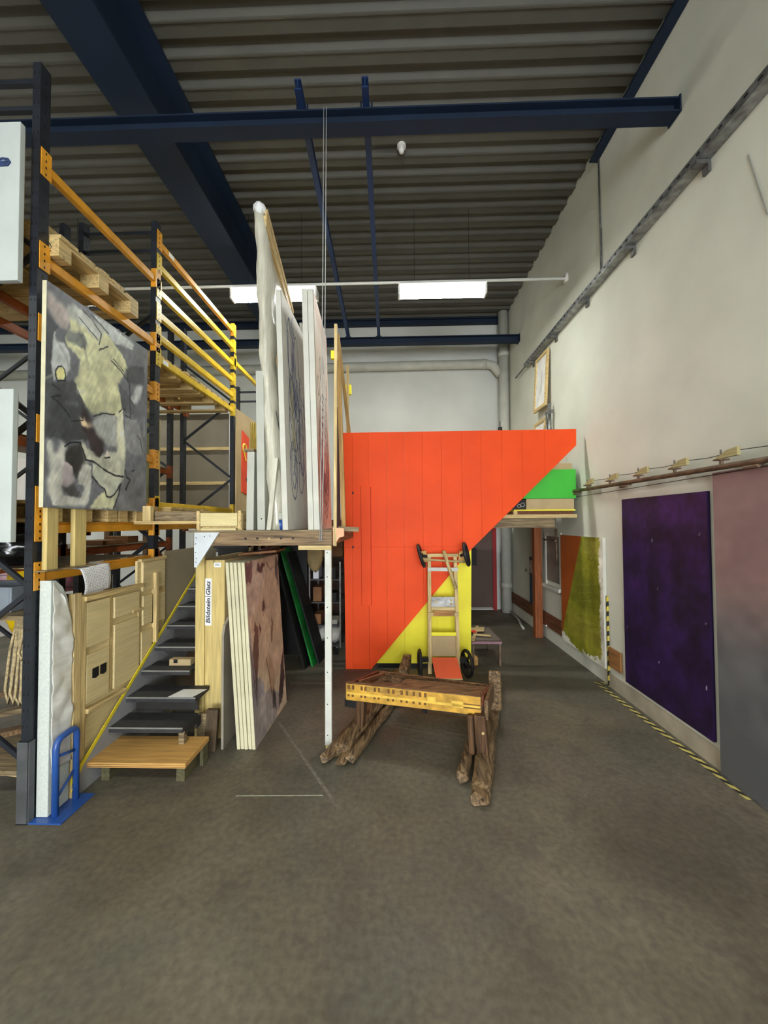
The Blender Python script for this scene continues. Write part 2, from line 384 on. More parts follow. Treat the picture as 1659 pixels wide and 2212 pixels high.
M_emer = mat('emerald_foil', (22, 120, 46), .3, .5, 3, spec=.6); M_ink = mat('dark_ink', (38, 36, 58), .7, .05, 5)
M_mark = mat('pale_floor_paint', (176, 180, 160), .8, .2, 20); M_scr = mat('chalk_scrape', (116, 111, 99), .85, .2, 30)
M_paint = paint_mat('painted_canvas'); M_paintgl = paint_mat('painted_canvas_gloss', .35, .05, .5)
M_tube = emit_mat('fluorescent_lens', (253, 255, 247), TUBE_POWER); M_tside = emit_mat('fluorescent_opal_side', (253, 255, 247), TUBE_SIDE)
M_rope = mat('cream_rope', (178, 160, 122), .85, .25, 40, .3)
M_skirt = mat('dirty_concrete', (168, 160, 142), .85, .15, 3.5, .1, dirt=.3)
# ================================================================ the hall
XL, XR, YF, YB, ZC = -9.0, 2.4, -7.0, 8.3, 6.22
struct('floor', box(XL, XR+.25, YF, YB+.25, -.12, 0), M_floor, label='worn grey concrete floor')
struct('wall_right', box(XR, XR+.25, YF, YB+.25, 0, 6.6), M_wall, label='white plastered wall on the right')
struct('wall_back', box(XL, XR, YB, YB+.25, 0, 6.6), M_wallback, label='white end wall')
struct('wall_left', box(XL-.25, XL, YF, YB+.25, 0, 6.6), M_wall)
struct('wall_front', box(XL, XR, YF-.25, YF, 0, 6.6), M_wall)
# trapezoidal deck: ribs run from side to side
def deck():
    prof = []; y = YF; p = .262
    while y < YB+.2:
        prof += [(y, ZC), (y+.120, ZC), (y+.160, ZC+.045), (y+.225, ZC+.045)]; y += p
    n = len(prof); v = [(XL-.2, a, z) for a, z in prof]+[(XR+.2, a, z) for a, z in prof]
    f = [(i, i+n, i+n+1, i+1) for i in range(n-1)]
    t = len(v); v += [(XL-.2, YF, ZC+.12), (XR+.2, YF, ZC+.12), (XR+.2, YB+.3, ZC+.12), (XL-.2, YB+.3, ZC+.12)]; f.append((t, t+1, t+2, t+3))
    # thin stiffening fold along every low flat
    y = YF
    while y < YB+.2:
        g = box(XL-.2, XR+.2, y-.006, y+.008, ZC-.013, ZC+.004); o = len(v); v += g[0]; f += [tuple(i+o for i in q) for q in g[1]]; y += p
    return v, f
t = struct('fill_gate', box(-1.95, 2.25, YF-.01, YF+.05, 3.25, 3.35), M_white, label='unseen translucent gate added behind the viewer to light surfaces facing it')  # added light source out of view, its panels glow as frontal fill
M_fill = emit_mat('fill_pane_glow', (244, 249, 255), FILL_GLOW)
part(t, 'jamb', box(-1.95, -1.85, YF, YF+.05, 0, 3.25), M_white); part(t, 'jamb', box(2.15, 2.25, YF, YF+.05, 0, 3.25), M_white)
for i in range(6): part(t, 'rail', box(-1.85, 2.15, YF, YF+.05, i*.64, i*.64+.06 if i < 5 else 3.25), M_white)
for i in range(5):
    for j in range(4): part(t, 'pane', box(-1.84+j, -.86+j, YF+.002, YF+.02, i*.64+.065, i*.64+.635), M_fill)  # glowing panes of the added, unseen fill gate
struct('baseboard_right', box(2.388, 2.4, 2.95, 4.46, 0, .15), M_skirt, label='grey concrete skirting under the purple painting')
struct('ceiling', deck(), M_ceil, label='grey trapezoidal steel roof deck')
def i_beam(p0, p1, wdt, hgt, tf=.02, tw=.016):
    """I-section along X or Y; p0, p1 = bottom centre line ends"""
    p0, p1 = Vector(p0), Vector(p1); up = Vector((0, 0, 1))
    return (bar(p0+up*tf/2, p1+up*tf/2, wdt, tf), bar(p0+up*hgt/2, p1+up*hgt/2, tw, hgt-2*tf), bar(p0+up*(hgt-tf/2), p1+up*(hgt-tf/2), wdt, tf))
t = thing('roof_girder', 'deep dark blue steel roof girder running down the hall under the deck', 'girder', (-2.285, YF, 5.53))
for nm, g in zip(('bottom_flange', 'web', 'top_flange'), i_beam((-2.285, YF, 5.53), (-2.285, 8.13, 5.53), .37, .675, .03, .03)): part(t, nm, g, M_blue)
def cross_beam(label, y, z, x0, x1, wdt, hgt):
    t = thing('crane_beam', label, 'beam', (x0, y, z))
    for nm, g in zip(('bottom_flange', 'web', 'top_flange'), i_beam((x0, y, z), (x1, y, z), wdt, hgt, .014, .012)): part(t, nm, g, M_blue)
    part(t, 'end_plate', box(x1-.012, x1, y-wdt/2-.01, y+wdt/2+.01, z-.01, z+hgt+.01), M_blue)
    return t
cross_beam('near dark blue cross beam spanning to the right wall below the roof girder', 3.265, 5.245, XL, 2.395, .13, .125)
cross_beam('far blue cross beam in front of the white end wall', 7.41, 5.27, XL, 2.395, .13, .13)
single('wall_head_beam', 'dark blue beam at the head of the end wall under the deck', 'beam', join(*i_beam((XL, 8.22, 6.06), (2.39, 8.22, 6.06), .12, .12)), M_blue)
single('edge_angle', 'dark steel edge angle along the top of the right wall', 'angle', join(box(2.30, 2.395, YF, 4.5, 6.03, 6.05), box(2.375, 2.395, YF, 4.5, 6.05, 6.205)), M_blue)
for lab, x0, x1 in (('left one of the two blue hoist rails resting on the cross beams', -.765, -.870), ('right one of the two blue hoist rails resting on the cross beams', -.216, -.280)):
    t = thing('hoist_rail', lab, 'rail', (x0, 3.05, 5.372), 'hoist rails')
    for nm, g in zip(('bottom_flange', 'web', 'top_flange'), i_beam((x0, 3.05, 5.372), (x1, 7.46, 5.402), .055, .09, .012, .010)): part(t, nm, g, M_blue2)
    for s in (-1, 1):
        part(t, 'clamp', join(box(x0+s*.045-.018, x0+s*.045+.018, 3.225, 3.305, 5.372, 5.40), tube([(x0+s*.045, 3.215, 5.36), (x0+s*.045, 3.215, 5.43)], .008, 6)), M_blue)
        part(t, 'clamp', box(x1+s*.04-.016, x1+s*.04+.016, 7.37, 7.45, 5.402, 5.43), M_blue)
for lab, dx in (('left hoist cable hanging from the near cross beam to the platform edge', 0), ('right hoist cable hanging from the near cross beam to the platform edge', .022)):
    single('hoist_cable', lab, 'cable', tube([(-.575+dx, 3.185, 5.36), (-.583+dx, 3.17, 4.0), (-.60+dx, 3.165, 2.4), (-.61+dx*.6, 3.16, 1.70)], .0042, 6), mat('pale_wire', (176, 178, 176), .5, .1, 8), True, group='hoist cables')
# ---- fluorescent fixtures on conduit rails
def fixture(x, y, z, label, grp, lit=True):
    t = thing('tube_light', label, 'light', (x, y, z), grp); h = .585
    part(t, 'housing', box(x-h, x+h, y-.05, y+.05, z+.13, z+.185), M_white, bev=.004)
    part(t, 'diffuser', prism([(y-.050, z), (y+.050, z), (y+.068, z+.125), (y-.068, z+.125)], 'X', x-h, x+h), M_tside)
    part(t, 'lens', box(x-h, x+h, y-.049, y+.049, z-.003, z-.0005), M_tube)
    part(t, 'reflector', join(box(x-h-.02, x+h+.02, y-.11, y+.11, z+.1255, z+.1295)), M_white)
    for s in (-1, 1): part(t, 'end_cap', box(x+s*(h+.012)-.012, x+s*(h+.012)+.012, y-.074, y+.074, z-.004, z+.125), M_white)
    for s in (-1, 1): part(t, 'hanger_wire', tube([(x+s*.38, y, z+.185), (x+s*.38, y, ZC)], .003, 5), M_dark)
    return t
fixture(.68, 5.35, 4.99, 'bright fluorescent fixture hanging above the red panel', 'fluorescent lights of the far row')
fixture(-1.665, 5.35, 4.99, 'bright fluorescent fixture half hidden behind the wrapped canvas', 'fluorescent lights of the far row')
for i, x in enumerate((-4.9, -7.4)): fixture(x, 5.35, 4.99, ('fluorescent fixture of the far row above the hidden left aisle', 'leftmost fluorescent fixture of the far row')[i], 'fluorescent lights of the far row')
single('light_rail', 'thin pale conduit rail carrying the far fluorescent row to the right wall', 'conduit', join(tube([(XL+.01, 5.35, 5.195), (2.40, 5.35, 5.195)], .02, 8), box(2.37, 2.40, 5.30, 5.40, 5.15, 5.25)), M_white, True)
for yy, lb in ((-1.5, 'row over the viewer'), (-5.2, 'row behind the viewer')):
    for i, x in enumerate((.68, -1.6, -4.6, -7.2)):
        fixture(x, yy, 4.99, ('rightmost', 'second', 'third', 'leftmost')[i]+' fluorescent fixture of the '+lb, 'fluorescent lights, '+lb)
    single('light_rail', 'pale conduit rail of the fluorescent '+lb, 'conduit', tube([(XL, yy, 5.195), (2.40, yy, 5.195)], .02, 8), M_white, True)
t = thing('smoke_detector', 'small white round detector under the roof deck', 'detector', (.11, 4.4, 6.13))
part(t, 'base', tube([(.11, 4.4, 6.19), (.11, 4.4, 6.222)], .05, 14), M_white); part(t, 'sensor_head', tube([(.11, 4.4, 6.13), (.11, 4.4, 6.19)], [.025, .04], 14), M_white, True)
single('cable_drop', 'thin dark cable on the roof deck beside the detector', 'cable', tube([(.11, 4.4, 6.205), (-.2, 4.41, 6.21)], .006, 5), M_dark)
# ---- back wall: pipes, door
t = thing('drain_pipe', 'fat grey-white drain pipe down the far corner with a cross run along the end wall', 'pipe', (2.305, 8.18, 0))
part(t, 'downpipe', tube([(2.28, 8.05, 0), (2.28, 8.05, 6.2)], .10, 20), M_greyc, True)
for z in (.55, 5.32, 3.0): part(t, 'collar', tube([(2.28, 8.05, z-.05), (2.28, 8.05, z+.05)], .112, 20), M_greyc, True)
part(t, 'cross_run', tube([(XL+.02, 8.17, 5.10), (1.95, 8.17, 5.17), (2.10, 8.15, 5.12), (2.23, 8.08, 4.92)], .095, 16), M_greyc, True)
part(t, 'collar', tube([(1.86, 8.17, 5.165), (1.94, 8.17, 5.17)], .107, 16), M_greyc, True)
single('corner_cable', 'dark blue cable duct running down the far corner beside the drain pipe', 'duct', box(2.375, 2.398, 8.22, 8.28, .05, 6.05), M_blue)
t = struct('door_1', box(1.12, 2.05, 8.255, 8.299, .05, 2.1), mat('door_brown', (92, 74, 66), .7, .06, 3), label='dim brown door in the end wall')
M_rj = mat('red_door_frame', (150, 30, 26), .6, .1, 5)
part(t, 'jamb', box(2.05, 2.13, 8.23, 8.3, 0, 2.18), M_rj); part(t, 'jamb', box(1.04, 1.12, 8.23, 8.3, 0, 2.18), M_rj); part(t, 'lintel', box(1.12, 2.05, 8.23, 8.3, 2.1, 2.18), M_rj)
part(t, 'threshold', box(1.12, 2.05, 8.22, 8.29, .012, .03), mat('pale_threshold', (236, 234, 226), .4, .02, 4)); part(t, 'notice', box(1.5, 1.72, 8.249, 8.256, .93, 1.3), M_dark)
# ================================================================ right wall
t = thing('cable_tray', 'galvanised steel channel running along the right wall high up', 'rail', (2.35, 2.0, 4.57))
part(t, 'channel', join(box(2.385, 2.399, -3, 6.88, 4.57, 4.68), box(2.30, 2.385, -3, 6.88, 4.57, 4.583), box(2.30, 2.313, -3, 6.88, 4.583, 4.635)), M_galv)
for y in (2.05, 2.95, 3.86, 4.78, 5.70, 6.62): part(t, 'bracket', join(box(2.29, 2.399, y-.03, y+.03, 4.535, 4.568), box(2.375, 2.399, y-.03, y+.03, 4.48, 4.535)), M_steel)
part(t, 'slots', join(*[box(2.296, 2.2995, y, y+.03, 4.598, 4.61) for y in np.arange(1.2, 6.8, .1)]), M_dark, kind='stuff')
part(t, 'rod', tube([(2.34, 6.5, 4.60), (2.34, 7.45, 4.60)], .014, 8), M_steel)
single('wall_conduit', 'thin vertical conduit from the roof edge down to the steel channel', 'conduit', join(tube([(2.39, 4.46, 4.68), (2.39, 4.46, 6.10)], .009, 6), tube([(2.39, 4.44, 4.68), (2.39, 4.44, 5.2)], .006, 6)), M_steel, True)
t = thing('clamp_pipe', 'brown steel pipe fixed along the right wall above the paintings', 'pipe', (2.33, 3, 2.2))
part(t, 'pipe', tube([(2.32, -.5, 2.215), (2.32, 5.12, 2.235)], .021, 10), M_rust, True)
for y in (1.1, 2.58, 4.0, 5.05): part(t, 'standoff', join(tube([(2.32, y, 2.218), (2.399, y, 2.218)], .010, 8), tube([(2.32, y-.05, 2.198), (2.32, y+.05, 2.198)], .014, 8)), M_rust)
part(t, 'end_cap', tube([(2.32, 5.10, 2.235), (2.32, 5.16, 2.235)], .027, 10), M_steel)
wy = [4.74, 4.25, 3.76, 3.28, 2.82, 2.34, 1.86]
M_wedge = wood('wedge_wood', (176, 164, 116), 'Y', var=.15, knots=False)
for i, y in enumerate(wy):
    z = 2.256+.0
    lab = ('wooden wedge clamp on the wall pipe, nearest the red panel', 'wooden wedge clamp on the wall pipe, second from the red panel', 'wooden wedge clamp on the wall pipe, third from the red panel', 'wooden wedge clamp on the wall pipe, above the purple painting', 'wooden wedge clamp on the wall pipe, above the gap between purple and pink paintings', 'wooden wedge clamp on the wall pipe, nearest the viewer in view', 'wooden wedge clamp on the wall pipe beyond the frame')[i]
    t = thing('wedge_clamp', lab, 'clamp', (2.32, y, z), 'wedge clamps on the wall pipe')
    part(t, 'wedge', prism([(y+.055, z+.030), (y-.145, z+.034), (y-.145, z+.092), (y-.06, z+.082)], 'X', 2.312, 2.336), M_wedge)
    part(t, 'bolt', tube([(2.325, y+.0, z-.01), (2.325, y+.0, z+.095)], .007, 6), M_steel)
    part(t, 'yoke', join(tube([(2.325, y, z-.035), (2.325, y, z+.02)], .012, 8), box(2.29, 2.36, y-.03, y+.03, z+.018, z+.028)), M_rust)
pts = []
for a, b in zip(wy[:-1], wy[1:]):
    pts += [(2.335, a-.14, 2.325), (2.335, (a+b)/2-.1, 2.312), (2.335, b+.03, 2.315)]
single('clamp_wire', 'thin slack wire strung from wedge clamp to wedge clamp', 'wire', tube(pts, .0028, 5), M_dark)
single('tension_cable', 'thin dark cable stretched along the wall under the clamp pipe', 'cable', tube([(2.385, 5.30, 2.165), (2.362, 4, 2.172), (2.352, 2.5, 2.19), (2.35, -.5, 2.20)], .003, 5), M_dark)
# purple panel
t = thing('purple_painting', 'large deep purple monochrome painting on the white wall', 'painting', (2.385, 3.55, .19))
o = (2.374, 4.126, .19); part(t, 'panel', box(2.374, 2.399, 3.02, 4.126, .19, 2.072), M_purple)
img = painter(110, 170, (38, 17, 64), [('p', (50, 26, 76), [(0, .88), (.3, .82), (.6, .86), (1, .80), (1, 1), (0, 1)], .55), ('p', (46, 20, 76), [(.75, .45), (1, .42), (1, .6), (.85, .62)], .5), ('p', (34, 13, 60), [(0, .62), (1, .72), (1, .76), (0, .68)], .35)]+[('l', .0035, [(u, v), (u+.004, v+.008)], (200, 190, 200), .8) for u, v in ((.47, .55), (.42, .78), (.93, .82), (.95, .2), (.96, .46), (.47, .2), (.05, .3), (.94, .66))], 5, mottle=.6, ar=1.7)
face_grid(t, 'painted_face', o, (0, -1.106, 0), (0, 0, 1.882), img, M_paint)
# pink and grey panel
t = thing('pink_grey_painting', 'tall painting fading from dusty pink to smoky grey, nearest on the right', 'painting', (2.37, 2.2, 0))
part(t, 'panel', box(2.362, 2.399, 1.05, 2.945, .0, 2.200), M_grey)
ny = 150; img = painter(110, ny, (140, 114, 112), [], 9, mottle=.12)
fade = np.clip((np.linspace(0, 1, ny)-.36)/.34, 0, 1)[:, None, None]; fade = fade*fade*(3-2*fade)
rng = np.random.default_rng(3); cl = np.clip(smooth_noise(ny, 110, 8, rng)+smooth_noise(ny, 110, 24, rng)*.6, 0, 1)[..., None]
img = np.clip((np.array((92, 94, 96))/255)*(1-fade)+img*fade+cl*.13*np.exp(-((np.linspace(0, 1, ny)-.45)/.38)**2)[:, None, None], 0, 1)
face_grid(t, 'painted_face', (2.362, 2.945, 0), (0, -1.895, 0), (0, 0, 2.200), img, M_paint)
part(t, 'foot_rail', box(2.345, 2.362, 1.05, 2.945, 0, .012), M_steel)
# orange and olive panel
t = thing('orange_olive_painting', 'unfinished painting with a rust orange wedge and olive green strokes on the wall', 'painting', (2.37, 5.0, .18))
part(t, 'panel', box(2.362, 2.399, 4.50, 5.62, .18, 1.655), M_canvas)
ops = [('p', (150, 150, 40), [(-.1, -.2), (-.05, .12), (.15, .05), (.45, .0), (.93, -.02), (.95, .2), (.93, .5), (.96, .7), (.95, 1.1), (-.1, 1.1)]), ('p', (122, 124, 34), [(.1, .42), (.95, .36), (.94, .62), (.3, .7)], .6), ('p', (168, 160, 62), [(.15, .12), (.93, .05), (.94, .28), (.2, .35)], .6),
       ('p', (172, 164, 74), [(.6, .86), (.95, .80), (.95, .98), (.6, .97)], .7), ('p', (178, 86, 24), [(-.2, .07), (.03, .10), (.58, 1.2), (-.2, 1.2)]), ('p', (232, 230, 216), [(-.2, -.2), (-.2, .105), (.02, .09), (.3, .02), (.55, -.06)]), ('p', (232, 230, 216), [(.93, -.2), (.945, .1), (.925, .3), (.95, .5), (.93, .72), (.955, 1.2), (1.2, 1.2), (1.2, -.2)]), ('p', (232, 230, 216), [(.4, -.1), (.55, .015), (.8, .02), (.95, .07), (1.1, -.1)])]
for k in range(26):
    r = random.Random(k); y = r.uniform(.1, .95); ops.append(('l', .004, [(.30+y*.25+.02, y), (.62, y+r.uniform(-.03, .05)), (.92, y+r.uniform(0, .09))], r.choice([(176, 170, 84), (112, 114, 30), (140, 138, 44)]), .45))
img = painter(130, 180, (232, 230, 216), ops, 11, warp=.014, brush=.02, ar=1.32)
# the orange wedge keeps a crisp straight edge
uu, vv = np.meshgrid(np.linspace(0, 1, 130), np.linspace(0, 1, 180))
mk = (vv > .10) & (uu < .02+(vv-.10)*.60); img[mk] = (np.array((176, 86, 26))/255)*(1+.08*smooth_noise(180, 130, 10, np.random.default_rng(2))[mk][:, None])
face_grid(t, 'painted_face', (2.362, 5.62, .18), (0, -1.12, 0), (0, 0, 1.475), img, M_paint)
single('hazard_post', 'slim black and yellow striped guard strip beside the olive painting', 'guard strip', box(2.380, 2.398, 4.462, 4.484, 0.0, 1.0), stripe_mat('hazard_upright', (24, 24, 22), (206, 186, 72), (0, 1, 1.0), .11), bev=.002)
t = thing('hazard_tape', 'black and yellow striped tape line on the floor along the right wall', 'tape', (2.31, 3.6, 0))
part(t, 'strip', hexa((2.275, 4.555, .0005), (.05, 0, 0), (.04, -1.87, 0), (0, 0, .0012)), stripe_mat('hazard_tape', (38, 38, 34), (208, 196, 110), (1, .8, 0), .085))
part(t, 'end_strip', hexa((2.275, 4.54, .0005), (.12, -.012, 0), (0, .045, 0), (0, 0, .0012)), stripe_mat('hazard_tape', (0, 0, 0), (0, 0, 0), (1, 0, 0), .1))
single('fender_board', 'short brown fender board fixed low on the wall beside the purple painting', 'board', box(2.372, 2.399, 4.215, 4.44, .235, .445), wood('fender_short', (158, 112, 66), 'Y'), bev=.004)
t = thing('fender_rail', 'long dark brown fender boards low on the wall of the passage', 'boards', (2.385, 6.8, .1))
for z0, z1 in ((.21, .30), (.305, .415)): part(t, 'board', box(2.365, 2.399, 5.66, 8.12, z0, z1), M_brownY, bev=.004)
single('passage_post', 'brown stained timber post standing in the passage by the right wall', 'post', box(2.225, 2.345, 6.28, 6.40, 0, 1.755), M_brownZ, bev=.006)
single('wall_stud', 'small white knob on the fender boards beside the brown post', 'stud', tube([(2.345, 6.18, .22), (2.365, 6.18, .22)], .014, 8), M_white)
t = thing('wall_poster', 'narrow dark and teal blue poster on the passage wall behind the post', 'poster', (2.395, 6.9, .385))
part(t, 'sheet', box(2.394, 2.399, 6.68, 7.02, .385, .90), mat('teal_blue_print', (20, 84, 118), .5, .1, 4)); part(t, 'header', box(2.394, 2.399, 6.68, 7.02, .90, 1.225), mat('slate_print', (50, 56, 70), .5, .2, 6))
part(t, 'picture', box(2.392, 2.394, 6.83, 7.0, .94, 1.16), mat('grey_print', (190, 182, 176), .5, .4, 14))
t = struct('window_1', box(2.392, 2.398, 5.72, 6.22, .93, 1.62), mat('dull_window_glass', (120, 122, 118), .25, .2, 3, spec=.6), label='small dull window in the passage wall')
for g in (box(2.38, 2.4, 5.66, 5.72, .87, 1.68), box(2.38, 2.4, 6.22, 6.28, .87, 1.68), box(2.38, 2.4, 5.72, 6.22, 1.62, 1.68), box(2.34, 2.4, 5.66, 6.28, .82, .87)): part(t, 'window_frame', g, M_whiteg)
t = thing('valve_pipes', 'thin brown water pipes with a valve beside the passage post', 'pipes', (2.37, 6.0, 1.3))
part(t, 'riser', tube([(2.37, 5.78, 1.2), (2.37, 5.78, 1.74)], .016, 8), M_rust, True); part(t, 'branch', tube([(2.37, 5.78, 1.56), (2.37, 6.26, 1.56)], .013, 8), M_rust, True); part(t, 'valve', blob((2.36, 5.78, 1.56), (.03, .035, .03), 3, .1, 2), M_rust)
single('floor_hose', 'pale bent hose lying at the foot of the passage wall', 'hose', tube([(2.33, 8.0, .03), (2.28, 7.3, .03), (2.20, 6.9, .03), (2.19, 6.75, .02)], .022, 8), M_greyc, True)
t = thing('switch_box', 'small pale switch on the passage wall beside the poster', 'switch', (2.39, 7.2, .93)); part(t, 'plate', box(2.39, 2.399, 7.10, 7.22, .93, 1.0), M_greyc); part(t, 'knob', tube([(2.37, 7.16, .965), (2.39, 7.16, .965)], .014, 8), M_rust)
# framed prints propped behind the red panel
def print_frame(label, y0, y1, z0, z1, lean, fm, seed):
    t = thing('framed_print', label, 'picture', (2.3, (y0+y1)/2, z0)); xb, xt = 2.36-lean, 2.36
    def q(y, z): return Vector((xb+(xt-xb)*(z-z0)/(z1-z0), y, z))
    H = q(y0, z1)-q(y0, z0); part(t, 'backing', hexa(q(y0, z0)+Vector((.008, 0, 0)), (.012, 0, 0), (0, y1-y0, 0), H), M_pineZ)
    wd = .05
    part(t, 'frame_rail', hexa(q(y0, z0)-Vector((.012, 0, 0)), (.02, 0, 0), (0, y1-y0, 0), H*wd/(z1-z0)), fm); part(t, 'frame_rail', hexa(q(y0, z1-wd)-Vector((.012, 0, 0)), (.02, 0, 0), (0, y1-y0, 0), H*wd/(z1-z0)), fm)
    part(t, 'frame_stile', hexa(q(y0, z0+wd)-Vector((.012, 0, 0)), (.02, 0, 0), (0, wd, 0), H*(1-2*wd/(z1-z0))), fm); part(t, 'frame_stile', hexa(q(y1-wd, z0+wd)-Vector((.012, 0, 0)), (.02, 0, 0), (0, wd, 0), H*(1-2*wd/(z1-z0))), fm)
    img = painter(40, 60, (226, 226, 222), [('p', (168, 166, 160), [(.5, .2), (.62, .35), (.6, .6), (.52, .7), (.5, .5), (.42, .4)], .6)], seed)
    face_grid(t, 'print_sheet', q(y1-wd, z0+wd)+Vector((.006, 0, 0)), (0, -(y1-y0-2*wd), 0), H*(1-2*wd/(z1-z0)), img, M_paint)
    return t
print_frame('framed pale print tilted under the steel channel on the right wall', 5.93, 6.44, 3.62, 4.50, .05, M_pineY, 4)
print_frame('lower framed print just showing above the red panel', 6.05, 6.55, 2.75, 3.47, .06, M_pineY, 8)
t = thing('steel_stand', 'grey steel pipe stand carrying the framed prints above the red panel', 'stand', (2.33, 5.85, 1.98))
part(t, 'pipe', tube([(2.335, 5.86, 1.985), (2.335, 5.86, 3.62)], .026, 10), M_galv, True); part(t, 'pipe', tube([(2.295, 5.88, 1.985), (2.295, 5.88, 3.50)], .012, 8), M_galv, True)
part(t, 'cross_clamp', join(tube([(2.25, 5.82, 3.47), (2.38, 5.82, 3.51)], .009, 6), tube([(2.25, 5.82, 3.44), (2.38, 5.82, 3.48)], .009, 6)), M_steel)
for lab, p, q_ in (('long faint scuff mark high on the right wall', (2.3985, 2.62, 4.31), (2.3985, 2.50, 3.80)),): single('wall_scuff', lab, 'mark', bar(p, q_, .002, .012, (1, 0, 0)), mat('scuff_grey', (128, 128, 120), .8, .1, 8))
# ================================================================ red partition with yellow inset
def clip_strip(poly, x0, x1):
    def cut(P, x, keep_right):
        out = []
        for i in range(len(P)):
            a, b = P[i], P[(i+1) % len(P)]
            ia, ib = ((a[0] >= x) == keep_right or a[0] == x), ((b[0] >= x) == keep_right or b[0] == x)
            if ia: out.append(a)
            if ia != ib: s_ = (x-a[0])/(b[0]-a[0]); out.append((x, a[1]+s_*(b[1]-a[1])))
        return out
    return cut(cut(poly, x0, True), x1, False)
RED = [(-.628, .0), (-.305, .0), (.945, 1.482), (2.297, 2.806), (2.300, 3.012), (-.662, 3.0)]
t = thing('red_partition', 'huge signal red board partition with a slanted lower right edge', 'partition', (.5, 4.95, 0))
edges = [-.70, -.535, -.33, -.10, .12, .36, .60, .86, 1.10, 1.36, 1.62, 1.90, 2.32]
for a, b in zip(edges[:-1], edges[1:]):
    P = clip_strip(RED, a+.0006, b-.0006)
    if len(P) > 2: part(t, 'board', prism(P, 'Y', 4.945, 4.968), M_red, bev=.0012)
part(t, 'raised_batten', prism([(-.42, .80), (-.30, .80), (-.305, 2.30), (-.425, 2.31)], 'Y', 4.912, 4.945), M_red, bev=.002)
part(t, 'cleat', box(-.60, 2.20, 4.968, 5.0, 2.86, 2.94), M_pineX); part(t, 'cleat', box(-.60, .6, 4.968, 4.983, 1.5, 1.58), M_pineX)
M_shade_joint = mat('shaded_red_joint', (150, 34, 12), .8, .1, 6)  # strips paint the batten's shadow edges and the board seams in dark red
for g in (prism([(-.4255, .80), (-.4205, .80), (-.4265, 2.31), (-.4315, 2.31)], 'Y', 4.9445, 4.945), prism([(-.2995, .80), (-.2955, .80), (-.3005, 2.30), (-.3045, 2.30)], 'Y', 4.9445, 4.945), box(-.425, -.296, 4.9445, 4.945, .794, .80), box(-.332, -.3285, 4.9445, 4.945, 0, .794), box(-.655, .93, 4.9445, 4.945, 1.533, 1.535)): part(t, 'shade_joint', g, M_shade_joint)
for z in (2.235, 1.545): part(t, 'hole', prism([(-.545, z-.012), (-.525, z+.02), (-.52, z-.02), (-.535, z-.028)], 'Y', 4.9438, 4.9452), M_dark)
t = thing('yellow_board', 'lemon yellow board standing under the slant of the red partition', 'panel', (.4, 5.0, 0))
YEL = [(-.27, .06), (.952, .06), (.975, 1.56), (.9, 1.47)]
for a, b in zip((-.3, .12, .53), (.12, .53, .99)):
    P = clip_strip(YEL, a+.0006, b-.0006); part(t, 'board', prism(P, 'Y', 4.985, 5.004), M_yelp, bev=.0012)
part(t, 'foot_bar', box(-.22, .93, 4.99, 5.03, 0, .06), M_dark)
# ================================================================ shelf platform behind the red partition
t = thing('side_platform', 'timber shelf platform behind the red partition by the right wall', 'platform', (1.5, 6.0, 1.75))
part(t, 'front_board', box(.2, 2.352, 5.075, 5.12, 1.893, 1.940), M_pineX, bev=.003)
for i in range(10):
    if i < 5: part(t, 'deck_board', box(1.42, 2.352, 5.14+i*.26, 5.14+i*.26+.252, 1.905, 1.938), M_pineX); part(t, 'deck_board', box(-.80, -.28, 5.14+i*.26, 5.14+i*.26+.252, 1.905, 1.938), M_pineX)
    else: part(t, 'deck_board', box(-.80, 2.352, 5.14+i*.26, 5.14+i*.26+.252, 1.905, 1.938), M_pineX)
part(t, 'joist', box(-.68, 2.09, 5.13, 5.19, 1.766, 1.893), M_greyw, bev=.004); part(t, 'joist', box(-.68, 2.35, 6.45, 6.52, 1.758, 1.904), M_greyw, bev=.004); part(t, 'joist', box(-.80, 2.35, 7.60, 7.67, 1.758, 1.904), M_greyw)
for x in (-.66, .3, 1.2): part(t, 'cross_joist', box(x, x+.07, 5.19, 6.45, 1.78, 1.904), M_greyw)
single('support_block', 'small pale timber block on the side platform under the yellow sheet', 'block', box(1.545, 1.595, 5.09, 5.14, 1.940, 1.986), M_pineX, bev=.002)
single('support_board', 'dark brown board lying on the side platform', 'board', box(1.60, 2.32, 5.13, 5.60, 1.940, 1.986), M_brownY)
single('yellow_sheet', 'thin yellow sheet lying under the beige box on the side platform', 'sheet', box(1.55, 2.335, 5.085, 5.62, 1.9865, 2.002), M_yelp)
t = thing('beige_box', 'beige flat box on the yellow sheet on the side platform', 'box', (2.0, 5.3, 2.002)); part(t, 'front', box(1.712, 2.325, 5.098, 5.112, 2.003, 2.142), M_mdf, bev=.002); part(t, 'side', box(1.712, 1.726, 5.112, 5.60, 2.003, 2.142), M_mdf); part(t, 'side', box(2.311, 2.325, 5.112, 5.60, 2.003, 2.142), M_mdf); part(t, 'lid', box(1.712, 2.325, 5.112, 5.60, 2.130, 2.142), M_mdf)
t = thing('dark_crate', 'dark box with pale scrollwork beside the beige box', 'box', (1.6, 5.2, 2.003)); part(t, 'body', box(1.45, 1.703, 5.10, 5.4, 2.003, 2.13), M_dark); part(t, 'pattern', join(ring((1.665, 5.099, 2.065), (0, 1, 0), .025, .003, 14, 5), ring((1.62, 5.099, 2.05), (0, 1, 0), .02, .003, 14, 5)), M_greyc, kind='stuff')
single('green_box', 'bright grass green box on top of the beige box beside the red slant', 'box', (box(1.60, 2.349, 5.085, 5.6, 2.1435, 2.523)), M_greenp, bev=.003)
single('tan_box', 'tan flat box on top of the green box', 'box', box(1.95, 2.315, 5.11, 5.55, 2.524, 2.606), M_mdf, bev=.003)
